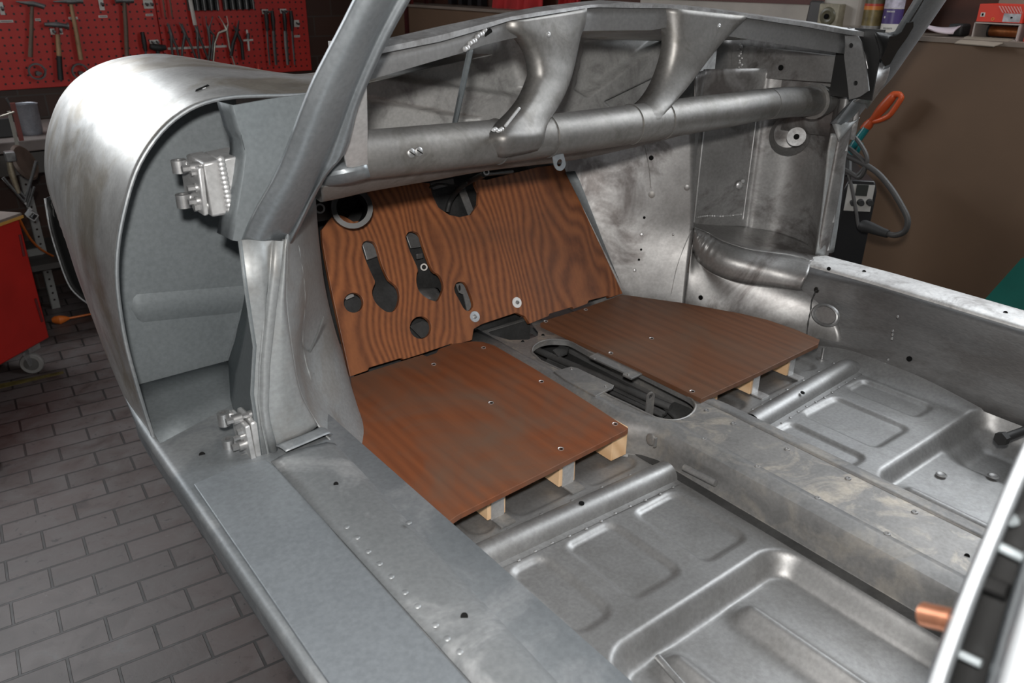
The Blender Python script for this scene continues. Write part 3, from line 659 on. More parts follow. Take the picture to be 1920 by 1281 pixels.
# ---- left sill
ys = [.10, .30, .50, .70, .86, .96, 1.06, 1.14, 1.20]
def so(y): return -.003*max(0, .8-y)/.6
outer = lambda y: [V((-.76+so(y), y, .90)), V((-.800+so(y), y, .915)), V((-.826+so(y), y, .945)), V((-.837+so(y), y, .985)), V((-.842+so(y), y, 1.02)), V((-.850+so(y), y, 1.047)), V((-.8495+so(y), y, 1.056)), V((-.845+so(y), y, 1.060)), V((-.840+so(y), y, 1.0595)), V((-.72, y, 1.0595)), V((-.60, y, 1.058))]
part(MB().sheet([outer(y) for y in ys]+[[p for p in outer(1.30)[8:9]*0] or [V((max(p.x, -.835) if p.z < 1.05 else max(p.x, -.842), 1.30, p.z)) for p in outer(1.30)]]), 'outer_sill', M['sill_steel'], angle=60, thick=.002)
pf0, pf1 = AZ(363, 908, 1.066), AZ(447, 871, 1.066)
tpl = [V((-.8435, .10, 1.066)), V((-.7335, .10, 1.066)), V((-.7325, .50, 1.066)), V((-.732, .75, 1.066)), V((-.726, .925, 1.066)), V((-.735, pf1.y-.012, 1.066)), pf1, pf0, V((-.8415, .60, 1.066))]
part(MB().plate(tpl, (0, 0, -.0055)), 'threshold_plate', M['plate_steel'], smooth=False, bevel=.0012)
def isec(y):
    e = -.026*max(0, .95-y)/.5
    f = -.5
    return [V((-.7315, y, 1.0665)), V((-.715, y, 1.0705)), V((-.675+e*.5, y, 1.0695)), V((-.646+e, y, 1.0665)), V((-.634+e, y, 1.060)), V((-.624+e, y, 1.048)), V((-.595+e*.7, y, 1.013)), V((-.545+e*.3, y, .953)), V((-.512, y, .912)), V((f, y, .899))]
part(MB().sheet([isec(y) for y in [.02, .2, .35, .5, .65, .8, .9, .965]], None, 40), 'inner_sill_cover', M['cover_steel'], angle=60, thick=.002)
for a, b_ in ((30, 402), (90, 462), (150, 540), (215, 608), (280, 682), (358, 770), (428, 848), (528, 955), (595, 1030), (665, 1105), (380, 378)):
    part(MB().dome(AZ(640+a/3, 854+b_/3, 1.071), (0, 0, 1), .0042, .0014, 10, 3), 'spot_weld', M['cover_steel'])
for px, py, z, r in ((870.5, 1156, 1.0712, .0042), (630, 908, 1.0712, .0034), (379, 853, 1.0602, .0045)): part(MB().cyl(AZ(px, py, z), AZ(px, py, z+.0006), r, 16), 'drain_hole', M['dark'])
# ---- right sill
rs = [(.566, .905), (.576, .935), (.590, .975), (.600, 1.02), (.607, 1.062), (.613, 1.076), (.622, 1.0815), (.640, 1.083), (.692, 1.083), (.706, 1.081), (.712, 1.070), (.715, 1.03), (.70, .93)]
def rsec(y):
    k = smooth(.80, 1.02, y); return [V((x-(.03*k if z < 1.07 else .012*k), y, z)) for x, z in rs]
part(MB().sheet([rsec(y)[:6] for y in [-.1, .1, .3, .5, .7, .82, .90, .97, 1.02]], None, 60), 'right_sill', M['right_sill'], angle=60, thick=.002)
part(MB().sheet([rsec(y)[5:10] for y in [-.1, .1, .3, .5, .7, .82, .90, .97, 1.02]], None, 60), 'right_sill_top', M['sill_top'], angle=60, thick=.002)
part(MB().sheet([rsec(y)[9:] for y in [-.1, .3, .7, 1.02]]), 'right_sill_outer', M['floor_steel'], angle=60, thick=.002)
for px, py, X in ((1705, 673, .577), (1477, 592, .545), (1314, 558, .44)): p = AX(px, py, X); part(MB().cyl(p+V((-.002, 0, 0)), p+V((.001, 0, 0)), .0058, 16), 'drain_hole', M['dark'])
for px, py in ((1554, 504), (1620, 510), (1885, 587)): part(MB().cyl(AZ(px, py, 1.0832), AZ(px, py, 1.0838), .0045, 14), 'drain_hole', M['dark'])
c = AX(1548, 591, .560); nx = V((-1, 0, .25)).normalized(); ty = V((0, 1, 0)); tz = nx.cross(ty)
mb = MB(); n = 30; prof = [(1.0, -.001), (.93, .004), (.84, .0055), (.76, .003), (.72, -.002), (.0, -.001)]
vs = []
for r_, h in prof:
    for k in range(n): a = 2*math.pi*k/n; vs.append(c+ty*math.cos(a)*.036*r_+tz*math.sin(a)*.026*r_+nx*(h+.002))
mb.add(vs, [(j*n+k, j*n+(k+1) % n, (j+1)*n+(k+1) % n, (j+1)*n+k) for j in range(len(prof)-1) for k in range(n)])
part(mb, 'oval_boss', M['floor_steel'])
gr_ = [AX(1538, 541, .577), AX(1534, 550, .575), AX(1529, 563, .572), AX(1527, 582, .568), AX(1523, 600, .563), AX(1520, 626, .557)]
part(MB().tube(resample([p+V((-.016, 0, 0)) for p in gr_], 20), [.0016+.0006*math.sin(i*2.1) for i in range(20)], 6).dome(gr_[0]+V((-.015, 0, 0)), (-1, 0, 0), .0068, .0015, 12), 'black_sealer_run', M['black_paint'])
wm = MB()
for a, b_ in ((1185, 580), (1183, 600), (1180, 622), (1160, 738), (1143, 765), (1213, 500)): wm.dome(AX(1280+a/3, 427+b_/3, .575)+V((-.003, 0, 0)), (-1, 0, .2), .0035, .002, 8, 2)
part(wm, 'weld_dots', M['bolt'])

# ---- right footwell wall, wheel house corner and door post
lowc = [AZ(1296, 440, 1.115), AZ(1298, 468, 1.085), AZ(1313, 494, 1.055), AZ(1340, 514, 1.04), AZ(1385, 529, 1.03), AZ(1451, 537, 1.03), AZ(1500, 545, 1.03)]
lowc[0] = V((.457, 1.208, 1.118))
low = lambda z: [V((.425, 1.192, z)), V((.440, 1.155, z)), V((.462, 1.110, z)), V((.488, 1.060, z)), V((.520, .995, z)), V((.556, .92, z)), V((.574, .85, z))]
lt = lowc[:6]+[V((.60, .93, 1.03))]
part(MB().sheet([low(.895), low(.95), [p.lerp(q, .5)+V((.003, .003, 0)) for p, q in zip(low(.97), lt)], [p+V((.004, .004, 0)) for p in lt]], 36, 14), 'footwell_side', M['kick_steel'], angle=70, thick=.002)
def lean(z):
    t = (z-.97)/.29
    a = V((.330-.075*t, 1.308+.145*t, z)); b = V((.425+.037*min(1, t/.58), 1.192+.024*min(1, t/.58), z)) if t < .58 else V((.462-.02*(t-.58), 1.216+.018*(t-.58), z))
    return [a+V((-.06, .09, 0)), a, a.lerp(b, .35)+V((.004, .004, 0)), a.lerp(b, .7)+V((.003, .003, 0)), b]
kp = MB().sheet([lean(z) for z in (.895, .97, 1.05, 1.13, 1.22, 1.30, 1.38)], 30, 40)
kb = BVHTree.FromPolygons([tuple(v) for v in kp.v], kp.f)
part(kp, 'kick_panel', M['kick_steel'], angle=70, thick=.002)
def kh(px, py):
    l, n_, i, d = kb.ray_cast(CAM, ray(px, py).normalized())
    return (l, n_ if n_.dot(CAM-l) > 0 else -n_) if l else (AX(px, py, .45), V((-.8, -.6, 0)))
for px, py, r, m in ((1221, 296, .006, 'dark'), (1222, 365, .0085, 'kick_hole'), (1208, 408, .0035, 'dark'), (1203, 440, .005, 'zinc'), (1202, 468, .003, 'dark'), (1198, 487, .003, 'dark'), (1190, 507, .0045, 'zinc'), (1262, 440, .003, 'bolt'), (1288, 352, .0075, 'kick_steel')):
    l, n_ = kh(px, py); part(MB().dome(l+n_*.001, n_, r, .0012, 12, 2), 'plug_weld', M[m] if m in M else M['tunnel_steel'])
for ln in (((1296, 432), (1280, 470), (1268, 505), (1258, 552)), ((1206, 262), (1216, 310), (1220, 352))):
    part(MB().tube(resample([kh(*q)[0]+kh(*q)[1]*.0008 for q in ln], 20), .0011, 6), 'sheet_seam', M['tunnel_steel'])
fl = [AP(1060, 322, (0, 1.31, .97), (0, 1, -.5)), AP(1115, 432, (0, 1.31, .97), (0, 1, -.5)), AP(1172, 549, (0, 1.31, .97), (0, 1, -.5))]
part(MB().sheet([[p+V((-.004, -.004, 0)) for p in fl], [p+V((.016, -.016, .002)) for p in fl], [p+V((.03, .0, 0)) for p in fl]], 12), 'toe_board_flange', M['grey_panel'], thick=.002)
bx = lambda z: [V((.462-.02*max(0, z-1.14)/.29, 1.217+.018*max(0, z-1.14)/.29, z)), V((.500, 1.262, z)), V((.520, 1.274, z)), V((.60, 1.238, z)), V((.655, 1.210, z)), V((.668, 1.192, z)), V((.705, 1.150, z)), V((.718, 1.105, z)), V((.712, 1.060, z)), V((.690, 1.025, z)), V((.678, 1.012, z)), V((.676, .998, z)), V((.700, .988, z))]
part(MB().sheet([bx(z) for z in (1.07, 1.2, 1.35, 1.5)], 60, 30), 'hinge_post_inner', M['kick_steel'], angle=70, thick=.002)
led = [AZ(1296, 419, 1.14), AZ(1327, 437, 1.125), AZ(1355, 453, 1.112), AZ(1411, 470, 1.100), AZ(1487, 481, 1.090), AZ(1520, 492, 1.084)]
led[0] = V((.460, 1.212, 1.14))
rows = []
A_, B_ = resample(led, 48), resample(lowc, 48)
for i in range(9):
    s_ = i/8; bul = math.sin(s_*math.pi)*.022
    rows.append([a.lerp(b_, s_)+V((-bul*.75, -bul*.65, bul*.5))+V((-1, -1, .4))*(.0022*math.sin(j*1.9+2*math.sin(s_*4))*math.exp(-((j-11)/7)**2)) for j, (a, b_) in enumerate(zip(A_, B_))])
part(MB().sheet(rows), 'sill_end_cap', M['kick_steel'], angle=70, thick=.002)
back = [V((.475, 1.235, 1.140)), V((.53, 1.28, 1.128)), V((.61, 1.245, 1.116)), V((.69, 1.18, 1.106)), V((.715, 1.10, 1.096)), V((.70, 1.0, 1.088))]
part(MB().sheet([[p+V((0, 0, .001)) for p in led], [p.lerp(q, .5)+V((0, 0, -.004)) for p, q in zip(led, back)], back], 40, 10), 'wheel_house_shelf', M['kick_steel'], angle=70, thick=.002)
# raised seams and the flat patch of the box panel
sm = MB()
for a_, z0, z1, r_ in ((V((.528, 1.270, 0)), 1.13, 1.42, .0018), (V((.650, 1.2115, 0)), 1.13, 1.40, .0015)):
    sm.tube(resample([a_+V((-.001, -.002, z0+(z1-z0)*i/8)) for i in range(9)], 20), r_, 6)
sm.tube(resample([V((.53, 1.266, 1.142)), V((.56, 1.252, 1.145)), V((.60, 1.236, 1.141)), V((.648, 1.212, 1.144))], 40), [.0022+.0012*math.sin(i*2.7) for i in range(40)], 6)
part(sm, 'panel_welds', M['zinc'])
p = AP(1385, 347, (.60, 1.236, 1.2), (.46, .89, 0)); part(MB().dome(p+V((-.001, -.003, 0)), (-.46, -.89, 0), .010, .004, 9, 3).dome(p+V((.008, -.006, .010)), (-.46, -.89, 0), .006, .003, 7, 2), 'flash_glint', M['zinc'])  # bright domes shaped to stand in for a flash glint on the panel
c = V((.676, 1.128, 1.352)); nn = V((-.75, -.66, 0)).normalized()
cu_ = MB().lathe(c, -nn, [(.048, -.002), (.045, .006), (.034, .026), (.012, .030), (0, .030)], 28); part(cu_, 'latch_recess', M['kick_steel'])
e = AX(1493, 256, .655); dd_ = (CAM-e).normalized()
part(MB().cyl(e, e+nn*.003, .022, 24), 'recess_plate', M['bright_edge']); part(MB().cyl(e+nn*.0031, e+nn*.0037, .0068, 16), 'recess_hole', M['dark'])
# door jamb flange with hinge pin line
jb = [(1.086, .690, .992), (1.15, .694, .996), (1.25, .690, 1.000), (1.33, .684, 1.003), (1.375, .683, 1.002)]
part(MB().sheet([[V((x-.022, y+.012, z)), V((x-.010, y+.001, z)), V((x, y-.001, z)), V((x+.006, y+.004, z)), V((x+.020, y-.004, z)), V((x+.034, y-.003, z))] for z, x, y in jb], 16, 20), 'door_jamb', M['post_steel'], angle=50, thick=.002)
part(MB().tube([V((.698, .994, 1.10)), V((.700, .999, 1.25)), V((.694, 1.0, 1.35))], .0022, 8), 'hinge_pin', M['dark'])
for z in (1.105, 1.175, 1.345): part(MB().cyl((.6985, .992, z-.010), (.6985, .993, z+.010), .0052, 10), 'pin_knuckle', M['zinc'])
# side plate behind the end of the dash tube, and cowl corner
part(MB().plate([AX(1372, 82, .66), AX(1590, 108, .66), AX(1585, 157, .66), AX(1368, 143, .66)], (.02, 0, 0)), 'side_reinforcement', M['kick_steel'], smooth=False, bevel=.003)
p = AX(1464, 127, .659); part(MB().cyl(p+V((-.001, 0, 0)), p+V((.001, 0, 0)), .0065, 16), 'side_hole', M['dark'])
part(MB().sheet([[V((.66, 1.36, z)), V((.68, 1.20, z)), V((.70, 1.05, z)), V((.71, .98, z))] for z in (1.36, 1.44, 1.50, 1.58)], 12, 8), 'cowl_side', M['kick_steel'], thick=.002)
wl = MB()
for i in range(14): wl.dome(AX(1388+3*math.sin(i*2.3), 84+4.2*i, .657), (-1, -.3, 0), .0035+.0012*math.sin(i*1.7), .0025, 7, 2)
part(wl, 'weld_seam', M['zinc'])

# ---- windscreen rail, fascia and dash tube
pl_l = ((-.045, 1.06, 0), (.11, -.705, 0)); pl_r = ((-.045, 1.06, 0), (.11, .705, 0))
def DR(px, py, off=0.0):
    pl = pl_l if px < 1125 else pl_r; p0 = V(pl[0])+V((0, off, 0)); return AP(px, py, p0, pl[1])
xs_ = [690, 722, 826, 951, 1005, 1060, 1099, 1125, 1187, 1280, 1360, 1413, 1513, 1587, 1625]
def lerp_tab(tab, x):
    for (a, ya), (b, yb) in zip(tab, tab[1:]):
        if x <= b: return ya+(yb-ya)*(x-a)/(b-a)
    return tab[-1][1]+(tab[-1][1]-tab[-2][1])/(tab[-1][0]-tab[-2][0])*(x-tab[-1][0])
TU = [(640, 99), (722, 74), (826, 50), (951, 24), (1005, 14), (1099, 3), (1125, 1), (1187, 5), (1280, 10), (1360, 19), (1413, 27), (1513, 40), (1587, 53), (1660, 62)]
TL = [(640, 118), (711, 100), (826, 77), (905, 54), (955, 38), (1005, 30), (1111, 13), (1140, 13.5), (1255, 15), (1280, 19), (1360, 26), (1413, 35), (1513, 50), (1580, 63), (1660, 74)]
TF = [(640, 165), (692, 149), (867, 98), (909, 83), (965, 70), (1101, 57), (1221, 56), (1255, 50), (1370, 68), (1580, 100), (1660, 112)]
sx_ = [640+(1640-640)*i/60 for i in range(61)]
up_ = [DR(x, lerp_tab(TU, x), .030) for x in sx_]; lo_ = [DR(x, lerp_tab(TL, x), 0) for x in sx_]
mid_ = [V((b.x, b.y, a.z*.45+b.z*.55)) if x < 1150 else V((b.x, b.y, a.z-.001)) for x, a, b in zip(sx_, up_, lo_)]
part(MB().sheet([[p+V((0, .02, -.010)) for p in up_], up_, mid_, lo_, [p+V((0, .014, .001)) for p in lo_]]), 'windscreen_rail', M['bright_edge'], angle=30, thick=.0015)
sf_ = [640+(1583-640)*i/60 for i in range(61)]
fa_ = [DR(x, lerp_tab(TL, x)-2, .010) for x in sf_]; fb_ = [DR(x, lerp_tab(TF, x), .010) for x in sf_]
part(MB().sheet([fa_, [p+V((0, -.0015, 0)) for p in [a.lerp(b, .5) for a, b in zip(fa_, fb_)]], fb_, [p+V((0, .018, .002)) for p in fb_]]), 'dash_fascia', M['fascia'], angle=40, thick=.0016)
p = DR(914, 61, .008); part(MB().tube([p+V((-.006, 0, -.003)), p+V((.006, 0, .003))], .0036, 8), 'fascia_slot', M['dark'])
p = DR(903, 75, .006); wl = MB()
for i in range(9): wl.dome(DR(872+4.6*i, 92-4.4*i+2*math.sin(i*2), .006), (0, -1, .2), .0042, .0030, 8, 2)
part(wl, 'strut_weld', M['zinc'])
TYY = 1.03
tc = [(640, 293), (700, 289), (850, 274), (930, 266), (1000, 258), (1100, 245), (1200, 231), (1300, 216), (1370, 206), (1420, 197.5), (1450, 194), (1500, 190)]
tcen = [AY(x, y, TYY) for x, y in tc]; tr = [.0345]*7+[.034, .033, .032, .0305, .030]
part(MB().tube(resample(tcen, 60), resample([V((r, 0, 0)) for r in tr], 60) and [q.x for q in resample([V((r, 0, 0)) for r in tr], 60)], 28), 'dash_tube', M['dash_steel'])
tend = [AY(1440, 195, TYY-.0), AY(1480, 191.5, 1.034), AY(1524, 190, 1.042), AY(1545, 189, 1.05)]
part(MB().tube(resample(tend, 14), [.0318]*14, 28), 'tube_end_sleeve', M['dash_steel'])
e0 = tend[2]; part(MB().ring(e0+V((.000, 0, 0)), e0+V((.008, .001, 0)), .039, .030, 28), 'tube_end_weld', M['dash_steel'])
p = AY(1470, 196, 1.002); part(MB().cyl(p, p+V((0, -.001, 0)), .003, 12), 'tube_hole', M['dark'])
for px, py in ((771, 287), (785, 284)):
    p = AY(px, py, TYY-.0342); o = MB().lathe(p, (0, -1, .1), [(.0068, -.001), (.0064, .0015), (.003, .003), (0, .003)], 16).build('tube_screw', M['bolt'], car)
    MB().box(p+V((0, -.0032, 0)), (.011, .0008, .0014), Matrix.Rotation(.6, 3, 'Y')).build('screw_slot', M['dark'], o, smooth=False)
# sheet under the tube
sb = [(600, 378), (640, 370), (700, 357), (807, 338), (913, 319), (1073, 300), (1180, 277), (1273, 253), (1330, 236)]
st = [(600, 352), (640, 344), (690, 330), (807, 315), (927, 297), (1073, 276), (1207, 253), (1290, 238), (1340, 229)]
a_ = [AY(x, y-6, 1.035) for x, y in st]; b_ = [AY(x, y, 1.085) for x, y in sb]; m_ = [p.lerp(q, .5)+V((0, -.004, -.004)) for p, q in zip(a_, b_)]
part(MB().sheet([a_, m_, b_, [p+V((0, .05, .01)) for p in b_]], 50, 10), 'under_dash_sheet', M['dash_steel'], angle=60, thick=.0016)
# braces between rail and tube
def brace(lf, rt, name):
    L_, R_ = resample([DR(x, y, -.004+o) for x, y, o in lf], 40), resample([DR(x, y, -.004+o) for x, y, o in rt], 40); rows = []
    for i in range(13):
        s_ = i/12; e = abs(s_-.5)*2
        rows.append([a.lerp(b, s_)+V((0, -.009*math.cos(e*math.pi/2)**.7*(.35+.65*min(1, j/14)) + (.022*(e-.82)/.18 if e > .82 else 0), 0)) for j, (a, b) in enumerate(zip(L_, R_))])
    return part(MB().sheet(rows), name, M['dash_steel'], angle=60, thick=.0022)
t0 = -.034
def dep(y, y0, y1): return 0.0
brace([(954, 41, 0), (955, 57, 0), (979, 72, 0), (997, 100, 0), (1005, 134, -.003), (1002, 153, -.006), (987, 187, -.014), (967, 214, -.022), (944, 238, -.026), (932, 262, -.034), (931, 296, -.020)],
      [(1112, 14, 0), (1108, 43, 0), (1096, 70, 0), (1083, 120, 0), (1073, 150, -.004), (1062, 178, -.010), (1048, 203, -.016), (1036, 222, -.022), (1030, 236, -.030), (1026, 256, -.036), (1024, 276, -.022)], 'dash_brace')
brace([(1254, 15, 0), (1257, 55, 0), (1257, 90, 0), (1247, 129, 0), (1233, 163, -.006), (1215, 190, -.014), (1197, 205, -.022), (1186, 216, -.030), (1182, 235, -.034), (1183, 256, -.020)],
      [(1414, 32, 0), (1372, 70, 0), (1338, 107, 0), (1312, 138, 0), (1292, 163, -.006), (1275, 182, -.014), (1264, 196, -.022), (1252, 212, -.030), (1245, 226, -.034), (1240, 243, -.020)], 'dash_brace')
for px, py in ((1028, 64), (1348, 48)): screwhead(DR(px, py, -.024), (0, -1, .1), .004, M['zinc'], car, 'brace_rivet')
wl = MB()
for i in range(16):
    s_ = i/15; wl.dome(DR(948+25*s_, 236-32*s_, -.030), (0, -1, .3), .003, .002, 7, 2)
for i in range(7): wl.dome(DR(925+4*i, 244-2*math.sin(i*2), -.030), (0, -.6, .8), .004, .003, 8, 2)
for i in range(7): wl.dome(DR(1186+4*i, 215-6*math.sin(i/2), -.030), (0, -.6, .8), .0035, .003, 8, 2)
part(wl, 'brace_welds', M['zinc'])
for lx_, ang in ((931, 0), (1025, 0), (1182, 0), (1241, 0)):
    c = AY(lx_, lerp_tab(tc, lx_), TYY); part(MB().ring(c+V((-.0012, 0, 0)), c+V((.0012, 0, 0)), .0362, .033, 32), 'sleeve_edge', M['dash_steel'])
# angled strut left of the brace
p, q = DR(882, 92, .012), AY(852, 236, 1.10); part(MB().tube([p, q], .0075, 6, True, .5), 'dash_strut', M['grey_panel'])
# eyelet tab under the tube
TB = lambda a, b: AY(a, b, 1.012)
c = TB(1049.5, 305.5); hole_ = circ(c, .0062, 16, (1, 0, 0), (0, 0, 1))
tab = [TB(1035, 281), TB(1054, 276), TB(1056, 287), TB(1059.5, 300), TB(1060.5, 310), TB(1056, 318), TB(1050, 320.5), TB(1043, 317), TB(1038.5, 306)]
part(MB().plate(resample(tab[2:]+[tab[0]], 26)+[tab[1]], (0, .002, 0), [hole_]), 'eyelet_tab', M['plate_steel'], smooth=False)
# bulkhead with pressed swages
BY = 1.44
def bulk(x0, x1, z0, z1, n=150, m=80):
    mb = MB(); vs = []
    cx_, cz_ = .165, 1.33
    tri = [((-.40, 1.36), (-.375, 1.50), (-.02, 1.415), (-.05, 1.375)), ((-.25, 1.515), (.00, 1.60), (.075, 1.60), (.125, 1.465), (.09, 1.452)), ((.26, 1.455), (.285, 1.56), (.60, 1.575), (.30, 1.435)), ((.36, 1.42), (.66, 1.50), (.68, 1.40), (.45, 1.36))]
    def poly_d(x, z, P):
        d = -9; k = len(P); area_ = sum(P[i][0]*P[(i+1) % k][1]-P[(i+1) % k][0]*P[i][1] for i in range(k)); sg = 1 if area_ > 0 else -1
        for i in range(k):
            (ax, az), (bx_, bz) = P[i], P[(i+1) % k]; ex, ez = bx_-ax, bz-az; l = math.hypot(ex, ez)
            d = max(d, sg*((x-ax)*ez-(z-az)*ex)/l)
        return d
    for j in range(m+1):
        for i in range(n+1):
            x, z = x0+(x1-x0)*i/n, z0+(z1-z0)*j/m; y = BY
            for P in tri: y += .030*(1-smooth(-.007, .003, poly_d(x, z, P)))
            vs.append(V((x, y, z)))
    mb.add(vs, [(j*(n+1)+i, j*(n+1)+i+1, (j+1)*(n+1)+i+1, (j+1)*(n+1)+i) for j in range(m) for i in range(n)]); return mb
part(bulk(-.36, .82, 1.30, 1.585), 'bulkhead', M['bulk'], angle=80)
c = AY(1336, 132, 1.40); part(MB().lathe(c, (0, -1, 0), [(0, .0), (.052, .0), (.060, .012), (.068, .012), (.074, 0)], 36), 'round_swage', M['bulk'])
part(MB().sheet([[V((-.36, 1.06, 1.600)), V((-.045, 1.10, 1.625)), V((.60, 1.03, 1.585))], [V((-.34, 1.45, 1.558)), V((-.045, 1.45, 1.580)), V((.66, 1.45, 1.545))]], 20, 8), 'cowl_top', M['fender_steel'], thick=.002)
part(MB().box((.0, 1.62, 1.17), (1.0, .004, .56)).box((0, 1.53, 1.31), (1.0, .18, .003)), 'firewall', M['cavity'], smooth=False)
# bracket on the right end of the fascia with two holes, pillar base behind it
BX = .605
bl = [AX(*q, BX) for q in ((1584, 54), (1592, 52), (1605, 62), (1614, 78), (1621, 110), (1627, 150), (1629, 170), (1611, 182), (1592, 187), (1588, 150), (1583, 110), (1581, 80))]
bh = [circ(AX(px, py, BX), .0050, 14, (0, 1, 0), (0, 0, 1)) for px, py in ((1595.5, 85.5), (1604, 156))]
part(MB().plate(bl, (.004, 0, 0), bh), 'pillar_bracket', M['fascia'], smooth=False)
part(MB().box(((BX+.02), (bh[0][0].y+bh[1][0].y)/2, (bh[0][0].z+bh[1][0].z)/2), (.004, .10, .14)), 'bracket_back', M['black_paint'], smooth=False)
part(MB().sheet([[AX(1592, 53, .61), AX(1622, 110, .62), AX(1629, 172, .63), AX(1600, 190, .635)], [AX(1620, 55, .645), AX(1640, 110, .655), AX(1648, 150, .66), AX(1622, 195, .665)], [AX(1655, 62, .68), AX(1668, 105, .685), AX(1662, 150, .69), AX(1625, 205, .70)]], 14, 14), 'cowl_corner', M['bright_edge'], angle=70, thick=.002)
cr = [(1598, 53), (1635, 60), (1665, 62), (1690, 56), (1712, 30), (1735, -10)]
def RP(px, py, off=0.0): return AP(px, py, (0, 1.0+off, 1.4), (0, 1, .58))
pe = [(1585, 240), (1622, 193), (1661, 150), (1693, 105), (1727, 56), (1765, 0), (1850, -130)]           # outer lower edge
pi = [(1572, 232), (1610, 180), (1648, 140), (1678, 100), (1700, 62), (1736, 5), (1815, -130)]
po = [(1556, 232), (1596, 190), (1640, 150), (1662, 100), (1672, 70), (1713, 0), (1790, -130)]
part(MB().sheet([[RP(*q, .010) for q in po], [RP(*q, -.006) for q in pi], [RP(*q) for q in pe], [RP(*q, .05)+V((.02, 0, 0)) for q in pe]], 30, 10), 'windscreen_pillar', M['pillar_steel'], angle=60, thick=.0025)
bp = resample([RP(1640, 60, .02), RP(1668, 62, .02), RP(1690, 52, .02), RP(1712, 25, .02), RP(1735, -12, .02), RP(1780, -90, .02)], 20)
bq = resample([RP(1650, 118, -.012), RP(1676, 80, -.012), RP(1692, 62, -.012), RP(1714, 26, -.012), RP(1745, -25, -.004), RP(1790, -95, .0)], 20)
part(MB().sheet([bp, [a.lerp(b, .5)+V((0, -.004, 0)) for a, b in zip(bp, bq)], bq], 20, 6), 'painted_corner', M['black_paint'], thick=.002)
bm_ = [(1668, 68), (1660, 95), (1652, 110), (1658, 124), (1668, 120), (1682, 95), (1700, 70), (1712, 50), (1712, 40), (1700, 42), (1690, 60), (1680, 66)]
pp = [RP(*q, -.014) for q in bm_]; part(MB().plate(pp, V((0, -.001, -.0006))), 'black_primer_patch', M['black_paint'], smooth=False)
part(MB().sheet([[V((.66, .99, 1.36)), V((.69, .985, 1.39)), V((.714, .98, 1.41))], [RP(1560, 232, .01), RP(1574, 226, .0), RP(1585, 236, 0)]], 6, 6), 'pillar_foot', M['post_steel'], thick=.002)
# ---- left door post, windscreen pillar, fender and hinges
PY0 = 1.0
def Yp(px, py, y=PY0): return AY(px, py, y)
p1l = [(448, 452), (460, 545), (476, 651), (473, 700), (471, 740), (478, 788), (488, 862)]
bl1 = [(515, 450), (511, 510), (505, 560), (493, 675), (491, 759), (496, 800), (509, 846)]
bl2 = [(527, 450), (521, 515), (514, 570), (502, 680), (499, 765), (504, 800), (516, 842)]
p2r = [(541, 445), (539, 520), (539, 580), (552, 680), (563, 734), (575, 765), (596, 800)]
def off(l, dx, dy, dz=0): return [Yp(*q)+V((dx, dy, dz)) for q in l]
seam_ = [AY(px, py, 1.284) for px, py in ((470, 470), (466, 510), (456, 575), (441, 640), (428, 680), (414, 730), (400, 770))]
part(MB().sheet([seam_, [a.lerp(b, .5) for a, b in zip(seam_, off(p1l, 0, .0))], off(p1l, 0, .002), off(p1l, .004, 0)]), 'post_side', M['grey_panel'], angle=50, thick=.002)
part(MB().sheet([off(p1l, 0, .002), off(p1l, .012, -.001), [a.lerp(b, .6) for a, b in zip(off(p1l, 0, -.003), off(bl1, 0, -.003))], off(bl1, -.004, 0), off(bl1, 0, -.005), off(bl2, 0, -.005), off(bl2, .003, .001)], None, 40), 'hinge_post', M['post_steel'], angle=40, thick=.002)
part(MB().sheet([off(bl2, .003, .001), [a.lerp(b, .5)+V((0, -.004, 0)) for a, b in zip(off(bl2, 0, 0), off(p2r, 0, 0))], off(p2r, -.004, .0), off(p2r, .003, .012)], 24, 40), 'post_face', M['post_steel'], angle=50, thick=.002)
A_ = off(p2r, .003, .012)[:7]+[V((-.636, .975, 1.061)), V((-.598, .960, 1.012)), V((-.548, .955, .952)), V((-.505, .950, .904))]
A_ = resample(A_, 12)
Bc = [V((-.612, 1.075, 1.37)), V((-.606, 1.080, 1.30)), V((-.602, 1.09, 1.25)), V((-.604, 1.115, 1.16)), V((-.602, 1.10, 1.10)), V((-.592, 1.07, 1.06)), V((-.575, 1.05, 1.01)), V((-.545, 1.03, .955)), V((-.500, 1.01, .904))]
Dc = [V((-.535, 1.19, 1.36)), V((-.530, 1.19, 1.28)), V((-.528, 1.19, 1.20)), V((-.522, 1.18, 1.12)), V((-.515, 1.16, 1.05)), V((-.508, 1.13, .98)), V((-.492, 1.10, .92)), V((-.485, 1.09, .895))]
Ec = [V((-.468, 1.32, 1.34)), V((-.474, 1.31, 1.26)), V((-.476, 1.30, 1.18)), V((-.470, 1.29, 1.10)), V((-.462, 1.27, 1.02)), V((-.462, 1.25, .95)), V((-.470, 1.23, .905)), V((-.470, 1.22, .895))]
part(MB().sheet([resample(q, 12) for q in (A_, Bc, Dc, Ec)], 40, 60), 'kick_panel', M['post_steel'], angle=70, thick=.002)
part(MB().tube(resample([p+V((-.003, -.004, 0)) for p in Bc[:5]], 30), [.0016+.0008*math.sin(i*1.9) for i in range(30)], 6), 'panel_weld', M['post_steel'])
for q in (((607, 594), (590, 640), (562, 696)), ((562, 698), (575, 706), (590, 700))):
    part(MB().tube(resample([AX(q[0][0], q[0][1], -.585), AX(q[1][0], q[1][1], -.588), AX(q[2][0], q[2][1], -.592)], 14), [.0005]+[.0018]*12+[.0005], 8), 'kick_crease', M['post_steel'])
